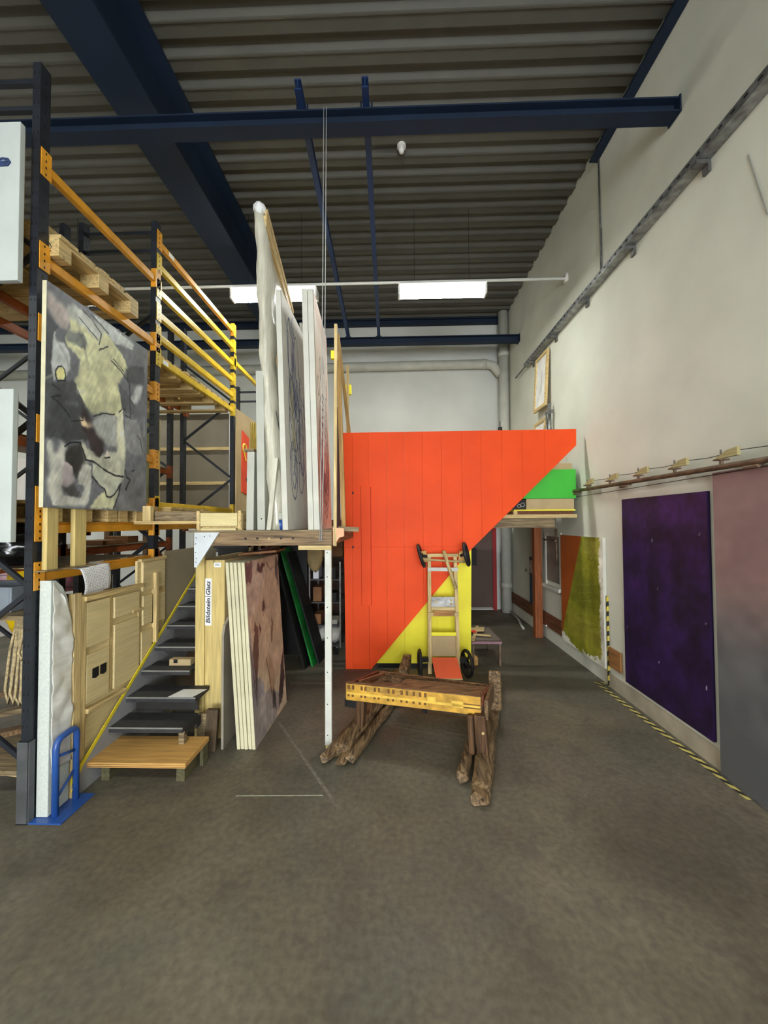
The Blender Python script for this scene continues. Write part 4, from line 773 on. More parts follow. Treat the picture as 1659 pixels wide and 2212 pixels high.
# ---- the dark figurative painting
t = thing('dark_painting', 'big grey and pale yellow abstract painting on the rack front', 'painting', (-2.225, 2.89, 1.957))
part(t, 'stretched_edge', box(-2.240, -2.2105, 2.385, 3.40, 1.957, 3.41), M_cream, bev=.002)
PAINT1 = [
('p',(165,155,152),[(-0.017,0.935),(0.033,0.961),(0.092,0.944),(0.152,0.942),(0.18,0.889),(0.155,0.828),(0.095,0.827),(0.053,0.853),(0.012,0.877),(-0.015,0.886)]),
('p',(70,72,78),[(-0.015,0.866),(0.053,0.848),(0.095,0.822),(0.067,0.792),(0.056,0.733),(0.046,0.65),(0.052,0.566),(-0.006,0.546)]),
('p',(178,178,148),[(0.161,0.95),(0.205,0.968),(0.291,0.969),(0.435,0.948),(0.525,0.933),(0.596,0.908),(0.671,0.882),(0.75,0.822),(0.711,0.78),(0.662,0.729),(0.637,0.698),(0.677,0.602),(0.698,0.562),(0.63,0.518),(0.535,0.517),(0.404,0.486),(0.352,0.498),(0.311,0.517),(0.262,0.561),(0.215,0.608),(0.25,0.655),(0.268,0.725),(0.22,0.754),(0.157,0.76),(0.139,0.791),(0.181,0.858)]),
('p',(165,170,170),[(0.37,0.982),(0.5,0.995),(0.655,0.989),(0.814,0.978),(0.801,0.935),(0.682,0.929),(0.596,0.908),(0.479,0.941)]),
('p',(160,163,158),[(0.161,0.95),(0.205,0.968),(0.291,0.969),(0.435,0.948),(0.48,0.929),(0.416,0.872),(0.312,0.893),(0.216,0.903),(0.163,0.893)]),
('p',(112,115,112),[(0.164,0.831),(0.293,0.87),(0.334,0.834),(0.314,0.789),(0.229,0.789),(0.148,0.783)]),
('p',(160,163,163),[(0.067,0.792),(0.088,0.764),(0.13,0.767),(0.175,0.74),(0.19,0.665),(0.169,0.617),(0.118,0.588),(0.06,0.568),(0.046,0.65),(0.052,0.727)]),
('p',(190,185,135),[(0.075,0.623),(0.092,0.642),(0.12,0.653),(0.143,0.641),(0.15,0.613),(0.144,0.591),(0.089,0.577),(0.076,0.593)]),
('p',(72,74,77),[(-0.006,0.546),(0.215,0.608),(0.311,0.517),(0.352,0.498),(0.384,0.448),(0.286,0.392),(0.494,0.345),(0.287,0.338),(0.152,0.297),(0.121,0.313),(0.067,0.315),(0.0,0.31)]),
('p',(150,152,150),[(0.384,0.448),(0.446,0.482),(0.605,0.525),(0.642,0.496),(0.633,0.352),(0.539,0.339),(0.471,0.365),(0.406,0.401)]),
('p',(185,185,165),[(0.629,0.542),(0.691,0.566),(0.734,0.366),(0.735,0.316),(0.712,0.182),(0.613,0.204),(0.633,0.352)]),
('p',(172,172,158),[(0.288,0.327),(0.367,0.299),(0.451,0.276),(0.61,0.325),(0.723,0.277),(0.7,0.193),(0.613,0.192),(0.497,0.217),(0.389,0.24),(0.319,0.238)]),
('p',(60,53,56),[(0.283,0.495),(0.332,0.499),(0.354,0.443),(0.385,0.414),(0.494,0.368),(0.495,0.31),(0.451,0.276),(0.367,0.299),(0.356,0.348),(0.286,0.392)]),
('p',(196,178,150),[(0.27,0.449),(0.295,0.437),(0.323,0.443),(0.334,0.422),(0.384,0.425),(0.365,0.408),(0.314,0.396),(0.286,0.408)]),
('p',(172,172,165),[(0.012,0.297),(0.051,0.308),(0.069,0.24),(0.094,0.258),(0.121,0.313),(0.169,0.289),(0.153,0.225),(0.172,0.165),(0.227,0.123),(0.2,0.1),(0.122,0.109),(0.149,0.065),(0.285,0.056),(0.321,0.123),(0.255,0.119),(0.263,0.173),(0.319,0.238),(0.379,0.222),(0.381,0.139),(0.354,0.043),(0.324,0.014),(0.075,0.012),(0.026,0.074),(0.038,0.178)]),
('p',(58,58,58),[(0.177,0.29),(0.278,0.315),(0.328,0.245),(0.272,0.184),(0.245,0.14),(0.216,0.19),(0.163,0.215),(0.153,0.246)]),
('p',(72,72,72),[(0.122,0.094),(0.227,0.127),(0.255,0.087),(0.285,0.056),(0.202,0.058)]),
('p',(160,150,152),[(0.145,0.214),(0.216,0.2),(0.24,0.139),(0.174,0.098),(0.13,0.11)]),
('p',(163,165,152),[(0.389,0.235),(0.497,0.217),(0.613,0.198),(0.712,0.191),(0.676,0.148),(0.604,0.083),(0.546,0.062),(0.51,0.107),(0.433,0.131),(0.391,0.173)]),
('p',(180,180,152),[(0.456,0.076),(0.522,0.102),(0.558,0.063),(0.664,0.11),(0.593,0.01),(0.365,0.01)]),
('p',(103,104,108),[(0.712,0.188),(0.959,0.302),(0.98,-0.001),(0.606,0.004),(0.67,0.111)]),
('p',(165,167,168),[(0.847,0.737),(0.934,0.765),(0.906,0.684),(0.836,0.629),(0.78,0.65)]),
('p',(70,72,76),[(0.724,0.796),(0.803,0.844),(0.954,0.88),(0.956,0.778),(0.806,0.74),(0.738,0.749)]),
('p',(85,87,92),[(0.637,0.71),(0.727,0.682),(0.894,0.595),(0.866,0.556),(0.703,0.557),(0.664,0.642)]),
('p',(130,131,134),[(0.717,0.528),(0.866,0.543),(0.956,0.437),(0.943,0.341),(0.816,0.326),(0.734,0.366)]),
('p',(195,185,175),[(0.517,0.301),(0.54,0.316),(0.558,0.277),(0.512,0.268)]),
('l',12,[(0.328,0.242),(0.41,0.242),(0.475,0.221),(0.542,0.204),(0.613,0.192),(0.706,0.191)]),
('l',9,[(0.391,0.167),(0.433,0.137),(0.51,0.107),(0.528,0.073),(0.568,0.069),(0.616,0.089),(0.688,0.149)]),
('l',9,[(0.676,0.142),(0.664,0.092),(0.605,0.014)]),
('l',9,[(0.394,0.472),(0.468,0.498),(0.605,0.525)]),
('l',8,[(0.107,0.514),(0.046,0.495),(0.121,0.471),(0.192,0.428)]),
('l',7,[(0.201,0.412),(0.295,0.434)]),
('l',7,[(0.053,0.549),(0.106,0.537)]),
('l',10,[(0.152,0.286),(0.195,0.311),(0.278,0.32),(0.318,0.266),(0.328,0.245)]),
('l',8,[(0.563,0.806),(0.673,0.776),(0.752,0.745),(0.772,0.732),(0.783,0.54)]),
('l',6,[(0.586,0.819),(0.699,0.783)]),
('l',8,[(0.653,0.546),(0.691,0.57),(0.723,0.576)]),
('l',8,[(0.723,0.545),(0.797,0.53)]),
('l',7,[(0.868,0.451),(0.912,0.431),(0.943,0.361)]),
('l',8,[(0.361,0.979),(0.434,0.966),(0.524,0.942)]),
('l',8,[(0.281,0.976),(0.371,0.954),(0.457,0.915),(0.437,0.856)]),
('l',9,[(0.438,0.827),(0.526,0.873)]),
('l',6,[(0.253,0.927),(0.352,0.896),(0.426,0.875)]),
('l',8,[(0.089,0.573),(0.075,0.593),(0.075,0.623),(0.092,0.642),(0.12,0.653),(0.143,0.641),(0.152,0.613),(0.148,0.591),(0.089,0.573)]),
('l',14,[(0.752,0.191),(0.791,0.182),(0.74,0.12)]),
('l',6,[(0.737,0.228),(0.745,0.197)]),
('l',6,[(0.804,0.227),(0.845,0.244)]),
('l',10,[(0.506,0.274),(0.558,0.282)])
]
ops = [(o[0], o[1], o[2]) if o[0] == 'p' else ('l', o[1]*.00060, o[2]) for o in PAINT1]
for k in range(20):
    r = random.Random(k+50); u, v = r.random(), r.random(); dx, dy = r.uniform(-.08, .08), r.uniform(-.12, .02)
    ops.insert(r.randint(2, 18), ('l', r.uniform(.004, .016), [(u, v), (u+dx, v+dy), (u+dx*1.6, v+dy*2)], r.choice([(172, 172, 168), (96, 98, 102), (120, 120, 122), (186, 184, 160), (62, 64, 68)]), r.uniform(.2, .4)))
img = painter(250, 350, (100, 102, 108), ops, 21, warp=.005, brush=.006, mottle=.16, ar=1.43, streak=.12, blur=18)
img = np.clip((img*1.14-.42)*1.18+.42, 0, 1)
face_grid(t, 'painted_face', (-2.2105, 2.385, 1.957), (0, 1.015, 0), (0, 0, 1.453), img, M_paintgl)
for y0, y1, lab in ((2.437, 2.52, 'left pale batten propping the dark painting'), (2.655, 2.755, 'right pale batten propping the dark painting')): single('prop_batten', lab, 'batten', box(-2.262, -2.228, y0, y1, 1.556, 1.956), M_plyZ, bev=.002, group='battens under the dark painting')
single('ledge_board', 'thin ledge board on the low orange beam under the battens', 'board', box(-2.40, -2.20, 2.475, 2.84, 1.5551, 1.5559) if False else box(-2.33, -2.205, 2.40, 2.83, 1.548, 1.5555), M_greyw)
# ---- racks content
t = thing('canvas_back', 'large grey-brown canvas back with pale battens standing in the far rack bay', 'canvas', (-3.4, 6.22, 1.95))
part(t, 'cloth', box(-4.2, -2.62, 6.22, 6.25, 1.95, 3.62), mat('grey_brown_board', (122, 114, 98), .8, .06, 3))
for z in (3.06, 2.50): part(t, 'batten', box(-4.1, -2.66, 6.19, 6.22, z-.025, z+.025), M_pineX)
part(t, 'edge_strip', box(-2.66, -2.60, 6.17, 6.218, 1.95, 3.62), M_whiteg); part(t, 'top_strip', box(-4.2, -2.60, 6.17, 6.218, 3.62, 3.68), M_greyc)
t = thing('rack_stage', 'timber stage on which the grey-brown canvas back stands', 'stage', (-3.3, 6.1, 0)); part(t, 'deck', box(-4.3, -2.3, 5.6, 6.6, 1.87, 1.95), M_greyw)
for x in (-4.28, -2.38):
    for y in (5.62, 6.5): part(t, 'leg', box(x, x+.08, y, y+.08, 0, 1.87), M_oldY)
r = random.Random(5)
for i in range(4):
    y = 3.68+i*.045; single('stacked_sheet', ('first', 'second', 'third', 'fourth', 'fifth', 'sixth')[i]+' of the thin greenish wooden panels stacked behind the dark painting', 'panel', box(-3.0+i*.008, -2.40-.002*i, y+.08, y+.105, 2.013, 3.0-r.random()*.08), mat('greenish_panel_%d' % (i % 2), ((168, 166, 116), (188, 176, 128))[i % 2], .7, .1, 8), group='thin panels behind the dark painting')
# dark wrapped goods on the second row, and colourful heap
def bundle(name, label, c, rad, m, seed, cat='bundle', amp=.25, flat=None, grp=None): return single(name, label, cat, blob(c, rad, seed, amp, 4, flat), m, True, group=grp)
bundle('plastic_bundle', 'black plastic wrapped bundle behind the pale battens', (-3.68, 3.0, 1.76), (.22, .42, .15), M_blackpl, 2, flat=1.61)
bundle('plastic_bundle', 'black plastic wrapped bundle at the left edge under the white canvas', (-2.72, 2.72, 1.70), (.25, .22, .15), M_blackpl, 7, flat=1.563)
bundle('yellow_sack', 'olive yellow sack on the second rack row', (-3.75, 2.95, 2.78), (.2, .25, .16), mat('olive_sack', (150, 146, 62), .6, .2, 8, .3), 12, flat=2.64)
bundle('yellow_bundle', 'bright yellow wrapped bundle behind the foam block', (-3.05, 3.18, 1.25), (.14, .18, .32), mat('bright_yellow_plastic', (240, 196, 20), .35, .15, 6, .3), 13, amp=.15)
bundle('foil_bundle', 'silver and pink foil wrapped bundle behind the relief panel', (-4.3, 4.6, 1.25), (.5, .5, .24), mat('silver_foil', (196, 196, 206), .25, .3, 8, .8, metal=.4, col2=(236, 120, 140)), 15, amp=.4)
for z, lab in ((1.608, 'lower'), (2.628, 'upper')): single('shelf_boards', lab+' shelf boards of the second rack row', 'boards', box(-4.0, -3.20, 2.50, 5.40, z-.006, z), M_greyw)
single('front_shelf_boards', 'shelf boards on the low beams of the near bay', 'boards', box(-3.0, -2.34, 2.5, 3.6, 1.5565, 1.5625), M_greyw)
for i, (x, y, z, sx, sy, sz, lab) in enumerate(((-3.5, 4.55, 1.609, .35, .4, .05, 'low brown carton on the second rack row'), (-3.6, 5.05, 1.609, .3, .2, .08, 'taller brown carton on the second rack row'), (-3.7, 2.62, 2.632, .3, .16, .3, 'grey-brown carton on the upper shelf of the second row'))):
    t = thing('carton', lab, 'carton', (x, y, z), 'cartons on the racks'); part(t, 'body', box(x-sx/2, x+sx/2, y-sy/2, y+sy/2, z+.001, z+sz), M_card, bev=.003); part(t, 'tape', box(x-sx/2-.001, x+sx/2+.001, y-.025, y+.025, z+sz, z+sz+.001), M_mdf)
single('red_beam_board', 'orange red painted board lying under the second rack row', 'board', box(-3.28, -3.20, 3.0, 4.9, 1.28, 1.40), mat('orange_red_board', (214, 84, 30), .5, .1, 5), bev=.004) if False else None
# far left aisle: white partition that glows behind the rack
single('white_partition', 'bright white partition seen through the racks', 'partition', box(-6.6, -6.5, 1.0, 7.8, 0, 3.0), mat('bright_white_wall', (236, 230, 226), .8, .03, 3))
# ---- bottom left corner: rope, planks, crates inside the rack
single('grey_crate', 'grey plastic crate at the left edge of the rack', 'crate', join(box(-3.15, -2.62, 2.6, 2.95, 1.25, 1.27), box(-3.15, -3.13, 2.6, 2.95, 1.27, 1.42), box(-2.64, -2.62, 2.6, 2.95, 1.27, 1.42), box(-3.13, -2.64, 2.6, 2.62, 1.27, 1.42), box(-3.13, -2.64, 2.93, 2.95, 1.27, 1.42)), mat('grey_plastic', (120, 128, 138), .5, .05, 5), bev=.004)
single('inner_shelf', 'dark inner shelf boards under the grey crate', 'boards', box(-3.0, -2.36, 2.5, 3.3, 1.22, 1.249), M_greyw)
single('inner_shelf', 'low dark shelf boards at the bottom of the left rack', 'boards', box(-3.0, -2.36, 2.5, 3.6, .22, .25), M_greyw)
def hank(label, x, y, ztop, L, seed):
    r = random.Random(seed); t = thing('rope_hank', label, 'rope', (x, y, ztop-L), 'rope hanks'); 
    for k in range(5):
        dx = (k-2)*.018; pts = [(x+dx*.3, y, ztop), (x+dx*1.3-.015, y+.01*k, ztop-L*.35), (x+dx*2.0-.02, y, ztop-L*(.8+.04*k)), (x+dx*2.2, y+.01, ztop-L*(.96+.01*k)), (x+dx*2.0+.02, y, ztop-L*(.8+.02*k)), (x+dx*1.2+.015, y+.01, ztop-L*.35), (x+dx*.3, y+.02, ztop)]
        part(t, 'strand', tube(pts, .009, 6), M_rope, True)
    part(t, 'whipping', tube([(x, y+.008, ztop-.07), (x, y+.008, ztop+.01)], .03, 10), M_rope, True)
hank('cream rope hank hanging at the rack edge', -2.47, 2.60, 1.215, .30, 1); hank('long cream rope hank at the far left edge', -2.62, 2.66, 1.20, .62, 2)
for i in range(5):
    z = .30+i*.13; single('leaning_plank', ('lowest', 'second lowest', 'middle', 'second highest', 'highest')[i]+' rough plank piled inside the left rack', 'plank', hexa((-2.95, 2.75+.05*i, z), (.52, 0, .10), (0, .09, .0), (0, 0, .035)), (M_oldY, M_greyw)[i % 2], group='planks in the left rack')
single('offcut_stick', 'pale slat end near the floor at the left edge', 'slat', bar((-2.70, 2.52, .255), (-2.45, 2.60, .16), .05, .02), M_pineX)
# ================================================================ stair with relief panel
t = thing('base_step', 'wide plywood bottom step in front of the dark stairs', 'step', (-1.82, 2.87, 0))
part(t, 'tread', box(-2.185, -1.468, 2.715, 3.06, .143, .178), M_plyX, bev=.002); part(t, 'edge_ply', join(box(-2.185, -1.468, 2.7135, 2.715, .150, .154), box(-2.185, -1.468, 2.7135, 2.715, .164, .167)), wood('ply_dark_layer', (130, 92, 52), 'X', knots=False))
for x in (-2.1, -1.55): part(t, 'bearer', box(x-.03, x+.03, 2.80, 3.05, 0, .143), wood('greenish_bearer', (96, 92, 66), 'Y'))
part(t, 'side_cheek', box(-1.50, -1.475, 2.98, 3.06, .0, .142), wood('greenish_bearer', (1, 1, 1), 'Y'))
t = thing('stair_flight', 'flight of dark anthracite steps rising to the platform', 'stairs', (-1.9, 3.6, 0)); M_nose = mat('metal_nosing', (170, 172, 170), .35, .1, 12, metal=.6)
for k in range(10):
    z, y = .316+.142*k, 2.915+.186*k; xr_ = -1.60 if k < 2 else -1.748; dpt = .235
    tr = part(t, 'tread', box(-2.165, xr_, y, y+dpt, z-.038, z), M_step, bev=.002)
    part(tr, 'nosing', box(-2.165, xr_, y-.003, y+.004, z-.008, z+.002), M_nose)
    if k in (1, 4, 7, 9): part(t, 'riser', box(-2.15, xr_-.03, y+.10, y+.112, z-.142, z-.038), M_stepr)
    part(t, 'bracket', prism([(y+.05, z-.04), (y+.22, z-.04), (y+.22, z-.15)], 'X', -2.176, -2.166), M_grey)
part(t, 'front_foot', box(-1.648, -1.605, 2.945, 2.99, .1785, .278), M_greyw, bev=.003); part(t, 'side_panel', prism([(2.96, .24), (3.13, .24), (3.13, .2), (3.2, .2), (3.2, .278), (2.96, .278)], 'X', -1.616, -1.604), M_step)
part(t, 'stringer', bar((-1.742, 3.45, .52), (-1.742, 4.6, 1.40), .010, .12), M_grey)
t = thing('step_box', 'small light wooden box on the third step in the shade', 'box', (-1.9, 3.36, .601)); part(t, 'body', box(-1.99, -1.80, 3.40, 3.47, .601, .655), M_mdf, bev=.002); part(t, 'notch', box(-1.95, -1.915, 3.397, 3.40, .625, .656), M_dark)
single('paper_sheet', 'white sheet of paper lying on the second step', 'paper', hexa((-1.83, 3.105, .459), (.20, 0, 0), (.05, .15, 0), (0, 0, .001)), M_paper)
# partition beside the stair
t = thing('stair_relief', 'pale plywood relief panel of boxes and battens beside the stairs', 'panel', (-2.21, 3.1, 0)); xs = -2.205
part(t, 'backboard', prism([(2.615, 0.0), (3.67, 0.0), (3.67, 1.53), (3.285, 1.53), (3.285, 1.335), (2.615, 1.35)], 'X', -2.225, xs), M_plyY)
part(t, 'corner_post', box(-2.225, -2.180, 2.605, 2.665, 0, 1.372), M_pineZ, bev=.003); part(t, 'corner_post', box(-2.205, -2.182, 2.665, 2.712, .05, 1.345), M_pineZ, bev=.003)
for y0, y1, z0, z1 in ((2.715, 2.94, .972, 1.290), (2.990, 3.285, 1.113, 1.278), (2.992, 3.285, .57, 1.062), (2.718, 2.938, .575, .918), (3.330, 3.650, 1.262, 1.515), (3.335, 3.462, .968, 1.222), (3.318, 3.460, .60, .915), (3.475, 3.655, .95, 1.20)): part(t, 'raised_panel', box(xs, xs+.022, y0, y1, z0, z1), M_plyY, bev=.003)
part(t, 'top_rail', box(-2.205, -2.165, 2.69, 3.312, 1.306, 1.338), M_pineY, bev=.003); part(t, 'low_rail', hexa((xs, 2.715, .512), (.040, 0, 0), (0, .40, -.016), (0, 0, .034)), M_pineY, bev=.003)
part(t, 'upright_batten', box(xs, xs+.05, 3.475, 3.510, .78, 1.408), M_pineZ, bev=.003); part(t, 'short_batten', box(xs, xs+.03, 3.196, 3.336, 1.106, 1.132), M_pineY, bev=.002); part(t, 'top_rail', box(-2.205, -2.17, 3.285, 3.655, 1.518, 1.545), M_pineY, bev=.003)
for y0, y1, z0, z1 in ((2.946, 2.980, .56, 1.30), (3.290, 3.316, .86, 1.275), (3.645, 3.668, .93, 1.367)): part(t, 'divider', box(xs, xs+.010, y0, y1, z0, z1), M_pineZ)
for y0 in (2.770, 2.846): part(t, 'black_socket', prism([(y0, .742), (y0+.03, .732), (y0+.056, .742), (y0+.056, .808), (y0, .808)], 'X', xs+.022, xs+.027), M_dark)
single('stair_board', 'plain grey-beige board beyond the relief panel beside the upper stairs', 'board', box(-2.225, -2.205, 3.672, 4.75, .0, 1.585), mat('grey_beige_board', (158, 146, 120), .8, .05, 3))
t = thing('stair_skirt', 'grey skirt board edged with yellow tape along the left of the stairs', 'skirt', (-2.18, 3.4, 0))
part(t, 'skirt', prism([(2.60, .0), (3.5, .0), (4.30, .75), (4.30, 1.36), (2.60, .128)], 'X', -2.179, -2.1695), M_grey)
part(t, 'yellow_tape', hexa((-2.1715, 2.58, .110), (.006, 0, 0), (0, 1.72, 1.245), (0, 0, .034)), mat('yellow_tape', (236, 214, 50), .5, .05, 6))
# sheet of bubble foil hanging over the relief panel
def paper_drape():
    v, f = [], []; n, m = 14, 10
    for i in range(n+1):
        k = i/n
        for j in range(m+1):
            u = j/m; y = 2.65+.26*u+.0*k
            if k < .45: z = 1.545-.02*k+.012*u; x = -2.30+.29*k*.9
            else: q = (k-.45)/.55; z = 1.536-.175*q-.02*math.sin(3*q)*u+.01*u; x = -2.183+.035*math.sin(q*2.2)
            v.append((x, y+(.02*math.sin(k*5)*u), z))
    for i in range(n):
        for j in range(m): a = i*(m+1)+j; f.append((a, a+1, a+m+2, a+m+1))
    return v, f
def dots_mat():
    m, nt, b = _nt('printed_dots'); N, L = nt.nodes.new, nt.links.new
    tc = N('ShaderNodeTexCoord'); mp = N('ShaderNodeMapping'); mp.inputs['Scale'].default_value = (1, 64, 90); L(tc.outputs['Object'], mp.inputs['Vector'])
    vo = N('ShaderNodeTexVoronoi'); vo.inputs['Scale'].default_value = 1.0; vo.inputs['Randomness'].default_value = .25; vo.voronoi_dimensions = '3D'; L(mp.outputs['Vector'], vo.inputs['Vector'])
    r = N('ShaderNodeValToRGB'); r.color_ramp.elements[0].position = .26; r.color_ramp.elements[1].position = .36; r.color_ramp.elements[0].color = rgb((140, 142, 148)); r.color_ramp.elements[1].color = rgb((226, 224, 224))
    L(vo.outputs['Distance'], r.inputs['Fac']); L(r.outputs['Color'], b.inputs['Base Color']); b.inputs['Roughness'].default_value = .5; return m
o = single('dotted_sheet', 'white sheet with rows of small grey marks draped over the relief panel', 'sheet', paper_drape(), dots_mat(), True); md = o.modifiers.new('solid', 'SOLIDIFY'); md.thickness = .0015
# ================================================================ foam block and blue stand
t = thing('foam_block', 'tall white polystyrene slab wrapped in film standing on the blue plate', 'foam', (-2.24, 2.55, .008))
def foam():
    pr = [(2.432, .010), (2.590, .010), (2.598, .5), (2.598, .95), (2.590, 1.22), (2.560, 1.36), (2.52, 1.44), (2.47, 1.485), (2.432, 1.49)]
    return prism(pr, 'X', -2.268, -2.192)
part(t, 'core', foam(), M_foam, bev=.004)
def film():
    v, f = [], []; n, m = 40, 14; r = random.Random(4)
    for i in range(n+1):
        k = i/n
        for j in range(m+1):
            u = j/m; ymax = 2.602-.09*max(0, (k-.72)/.28)**2.2; y = 2.445+(ymax-2.445)*u; z = .27+k*(1.215-.10*u*k)
            x = -2.1895+.007*math.sin(17*k+3*u)*(.4+u)+.0045*math.sin(46*k-5*u)+.003*math.sin(90*k+7*u); v.append((max(x, -2.1905), y, z))
    for i in range(n):
        for j in range(m): a = i*(m+1)+j; f.append((a, a+1, a+m+2, a+m+1))
    return v, f
o = part(t, 'film_wrap', film(), M_film, True); md = o.modifiers.new('solid', 'SOLIDIFY'); md.thickness = .001; md.offset = 1
t = thing('blue_stand', 'cobalt blue steel stand with a bent tube frame on a floor plate', 'stand', (-2.17, 2.52, 0))
part(t, 'floor_plate', box(-2.275, -2.065, 2.385, 2.66, 0, .008), M_bluest, bev=.002)
pts = [(-2.155, 2.445, .008), (-2.155, 2.445, .42)]+[(-2.155, 2.445+.045*(1-math.cos(a)), .42+.06*math.sin(a)) for a in (.4, .8, 1.2, 1.57)]+[(-2.155, 2.57+.035*math.sin(a), .445+.04*math.cos(a)) for a in (0, .5, 1.0, 1.57)]+[(-2.155, 2.605, .008)]
part(t, 'tube_frame', tube(pts, .0195, 12), M_bluest, True); part(t, 'cross_bar', tube([(-2.155, 2.45, .375), (-2.155, 2.60, .335)], .010, 8), M_bluest, True); part(t, 'cross_bar', tube([(-2.158, 2.45, .10), (-2.158, 2.60, .215)], .008, 8), M_bluest, True)
single('yellow_rag', 'strip of yellow tape dangling behind the blue stand', 'tape', hexa((-2.168, 2.575, .06), (.004, 0, 0), (0, .045, .04), (0, .06, .09)), mat('yellow_tape', (1, 1, 1)))
# ================================================================ wooden platform
t = thing('platform', 'wooden storage platform carrying the tall canvases', 'platform', (-1.1, 4.2, 1.66))
part(t, 'front_beam', box(-1.60, -.518, 3.195, 3.25, 1.662, 1.773), wood('stained_beam', (150, 124, 92), 'X', var=.35, dark=(118, 96, 72)), bev=.004)
for i, x in enumerate((-1.36, -1.262, -1.165, -1.06, -.96)): part(t, 'bolt', tube([(-1.235+i*.0+.095*i*1.04, 3.188, 1.722), (-1.235+.0988*i, 3.195, 1.722)], .009, 10), M_pineX if i == 2 else M_dark)
for i in range(8): part(t, 'deck_board', box(-1.72, -.69, 4.815+i*.2, 5.01+i*.2, 1.774, 1.790), M_greyw)
part(t, 'rear_post', box(-1.70, -1.64, 6.20, 6.26, 0, 1.773), M_oldY); part(t, 'rear_post', box(-.755, -.70, 6.20, 6.26, 0, 1.773), M_oldY)
for i in range(8): part(t, 'deck_board', box(-1.72, -.518, 3.20+i*.2, 3.395+i*.2, 1.774, 1.790), M_greyw)
for x in (-1.70, -1.1, -.57): part(t, 'joist', box(x, x+.05, 3.25, 4.82, 1.662, 1.773), M_oldY)
part(t, 'under_rail', box(-.80, -.525, 3.205, 3.25, 1.625, 1.661), M_pineX, bev=.002); part(t, 'rear_beam', box(-1.72, -.52, 4.82, 4.88, 1.66, 1.773), M_oldX)
part(t, 'pink_bracket', prism([(-.512, 1.81), (-.42, 1.80), (-.42, 1.735), (-.46, 1.725), (-.50, 1.66), (-.512, 1.66)], 'Y', 3.215, 3.245), mat('salmon_paint', (236, 178, 140), .7, .08, 5)) 
for y in (4.815,): part(t, 'rear_post', box(-1.70, -1.63, y, y+.07, 0, 1.66), M_oldY); part(t, 'rear_post', box(-.86, -.79, 4.80, 4.87, 0, 1.66), M_oldY)
t = thing('white_post', 'slim white painted post with screw heads under the platform corner', 'post', (-.55, 3.24, 0))
part(t, 'shaft', box(-.581, -.527, 3.215, 3.255, .03, 1.624), M_whiteg, bev=.002); part(t, 'foot', box(-.577, -.531, 3.22, 3.25, 0, .03), M_pineX)
for z in (.11, .36, .62, .90, 1.15, 1.40, 1.60): part(t, 'screw', tube([(-.560, 3.2145, z), (-.560, 3.216, z)], .005, 8), M_dark)
t = thing('gusset_plate', 'white triangular gusset plate with nail holes at the platform corner', 'plate', (-1.6, 3.18, 1.49)); part(t, 'plate', prism([(-1.662, 1.774), (-1.452, 1.774), (-1.637, 1.488), (-1.660, 1.485)], 'Y', 3.182, 3.192), mat('pale_grey_plate', (206, 212, 218), .5, .05, 6), bev=.001)
for x, z in ((-1.645, 1.73), (-1.575, 1.74), (-1.53, 1.745), (-1.648, 1.68), (-1.648, 1.61), (-1.642, 1.56), (-1.645, 1.53)): part(t, 'nail_hole', tube([(x, 3.1812, z), (x, 3.1822, z)], .0045, 7), M_dark)
# ---- crate with the name label
t = thing('plywood_crate', 'tall plywood crate with a white name label standing under the platform', 'crate', (-1.6, 3.7, 0))
part(t, 'front_panel', box(-1.648, -1.478, 3.352, 3.37, .0, 1.53), M_plyZ, bev=.002); part(t, 'front_batten', box(-1.727, -1.648, 3.335, 3.36, 0, 1.655), M_plyZ, bev=.003); part(t, 'side_panel', box(-1.727, -1.709, 3.36, 4.3, 0, 1.53), M_plyY); part(t, 'side_panel', box(-1.496, -1.478, 3.37, 4.3, 0, 1.53), M_plyY); part(t, 'top_panel', box(-1.709, -1.496, 3.37, 4.3, 1.512, 1.53), M_plyY)
lb = part(t, 'label_sheet', box(-1.652, -1.592, 3.3505, 3.352, .965, 1.372), M_paper)
def upright_text(s, zc, length, hgt):
    g = text_geo(s, .06, .18, .0016); x0, x1 = min(p[0] for p in g[0]), max(p[0] for p in g[0]); y0, y1 = min(p[1] for p in g[0]), max(p[1] for p in g[0])
    return [(-1.622-(p[1]-(y0+y1)/2)*hgt/(y1-y0), 3.3500-max(0, p[2]), zc+(p[0]-(x0+x1)/2)*length/(x1-x0)) for p in g[0]], g[1]
part(lb, 'lettering', upright_text('Bildstein', 1.093, .215, .038), M_ink); part(lb, 'lettering', upright_text('Glatz', 1.290, .125, .038), M_ink); part(lb, 'divider_stroke', box(-1.646, -1.598, 3.3495, 3.3505, 1.2135, 1.2175), M_ink)
g = text_geo('IV2', .026, .0, .0003); lb2 = part(t, 'small_label', box(-1.572, -1.512, 3.3505, 3.352, 1.468, 1.508), M_paper); part(lb2, 'lettering', ([(-1.542+p[0], 3.3502-p[2], 1.488+p[1]) for p in g[0]], g[1]), M_ink)
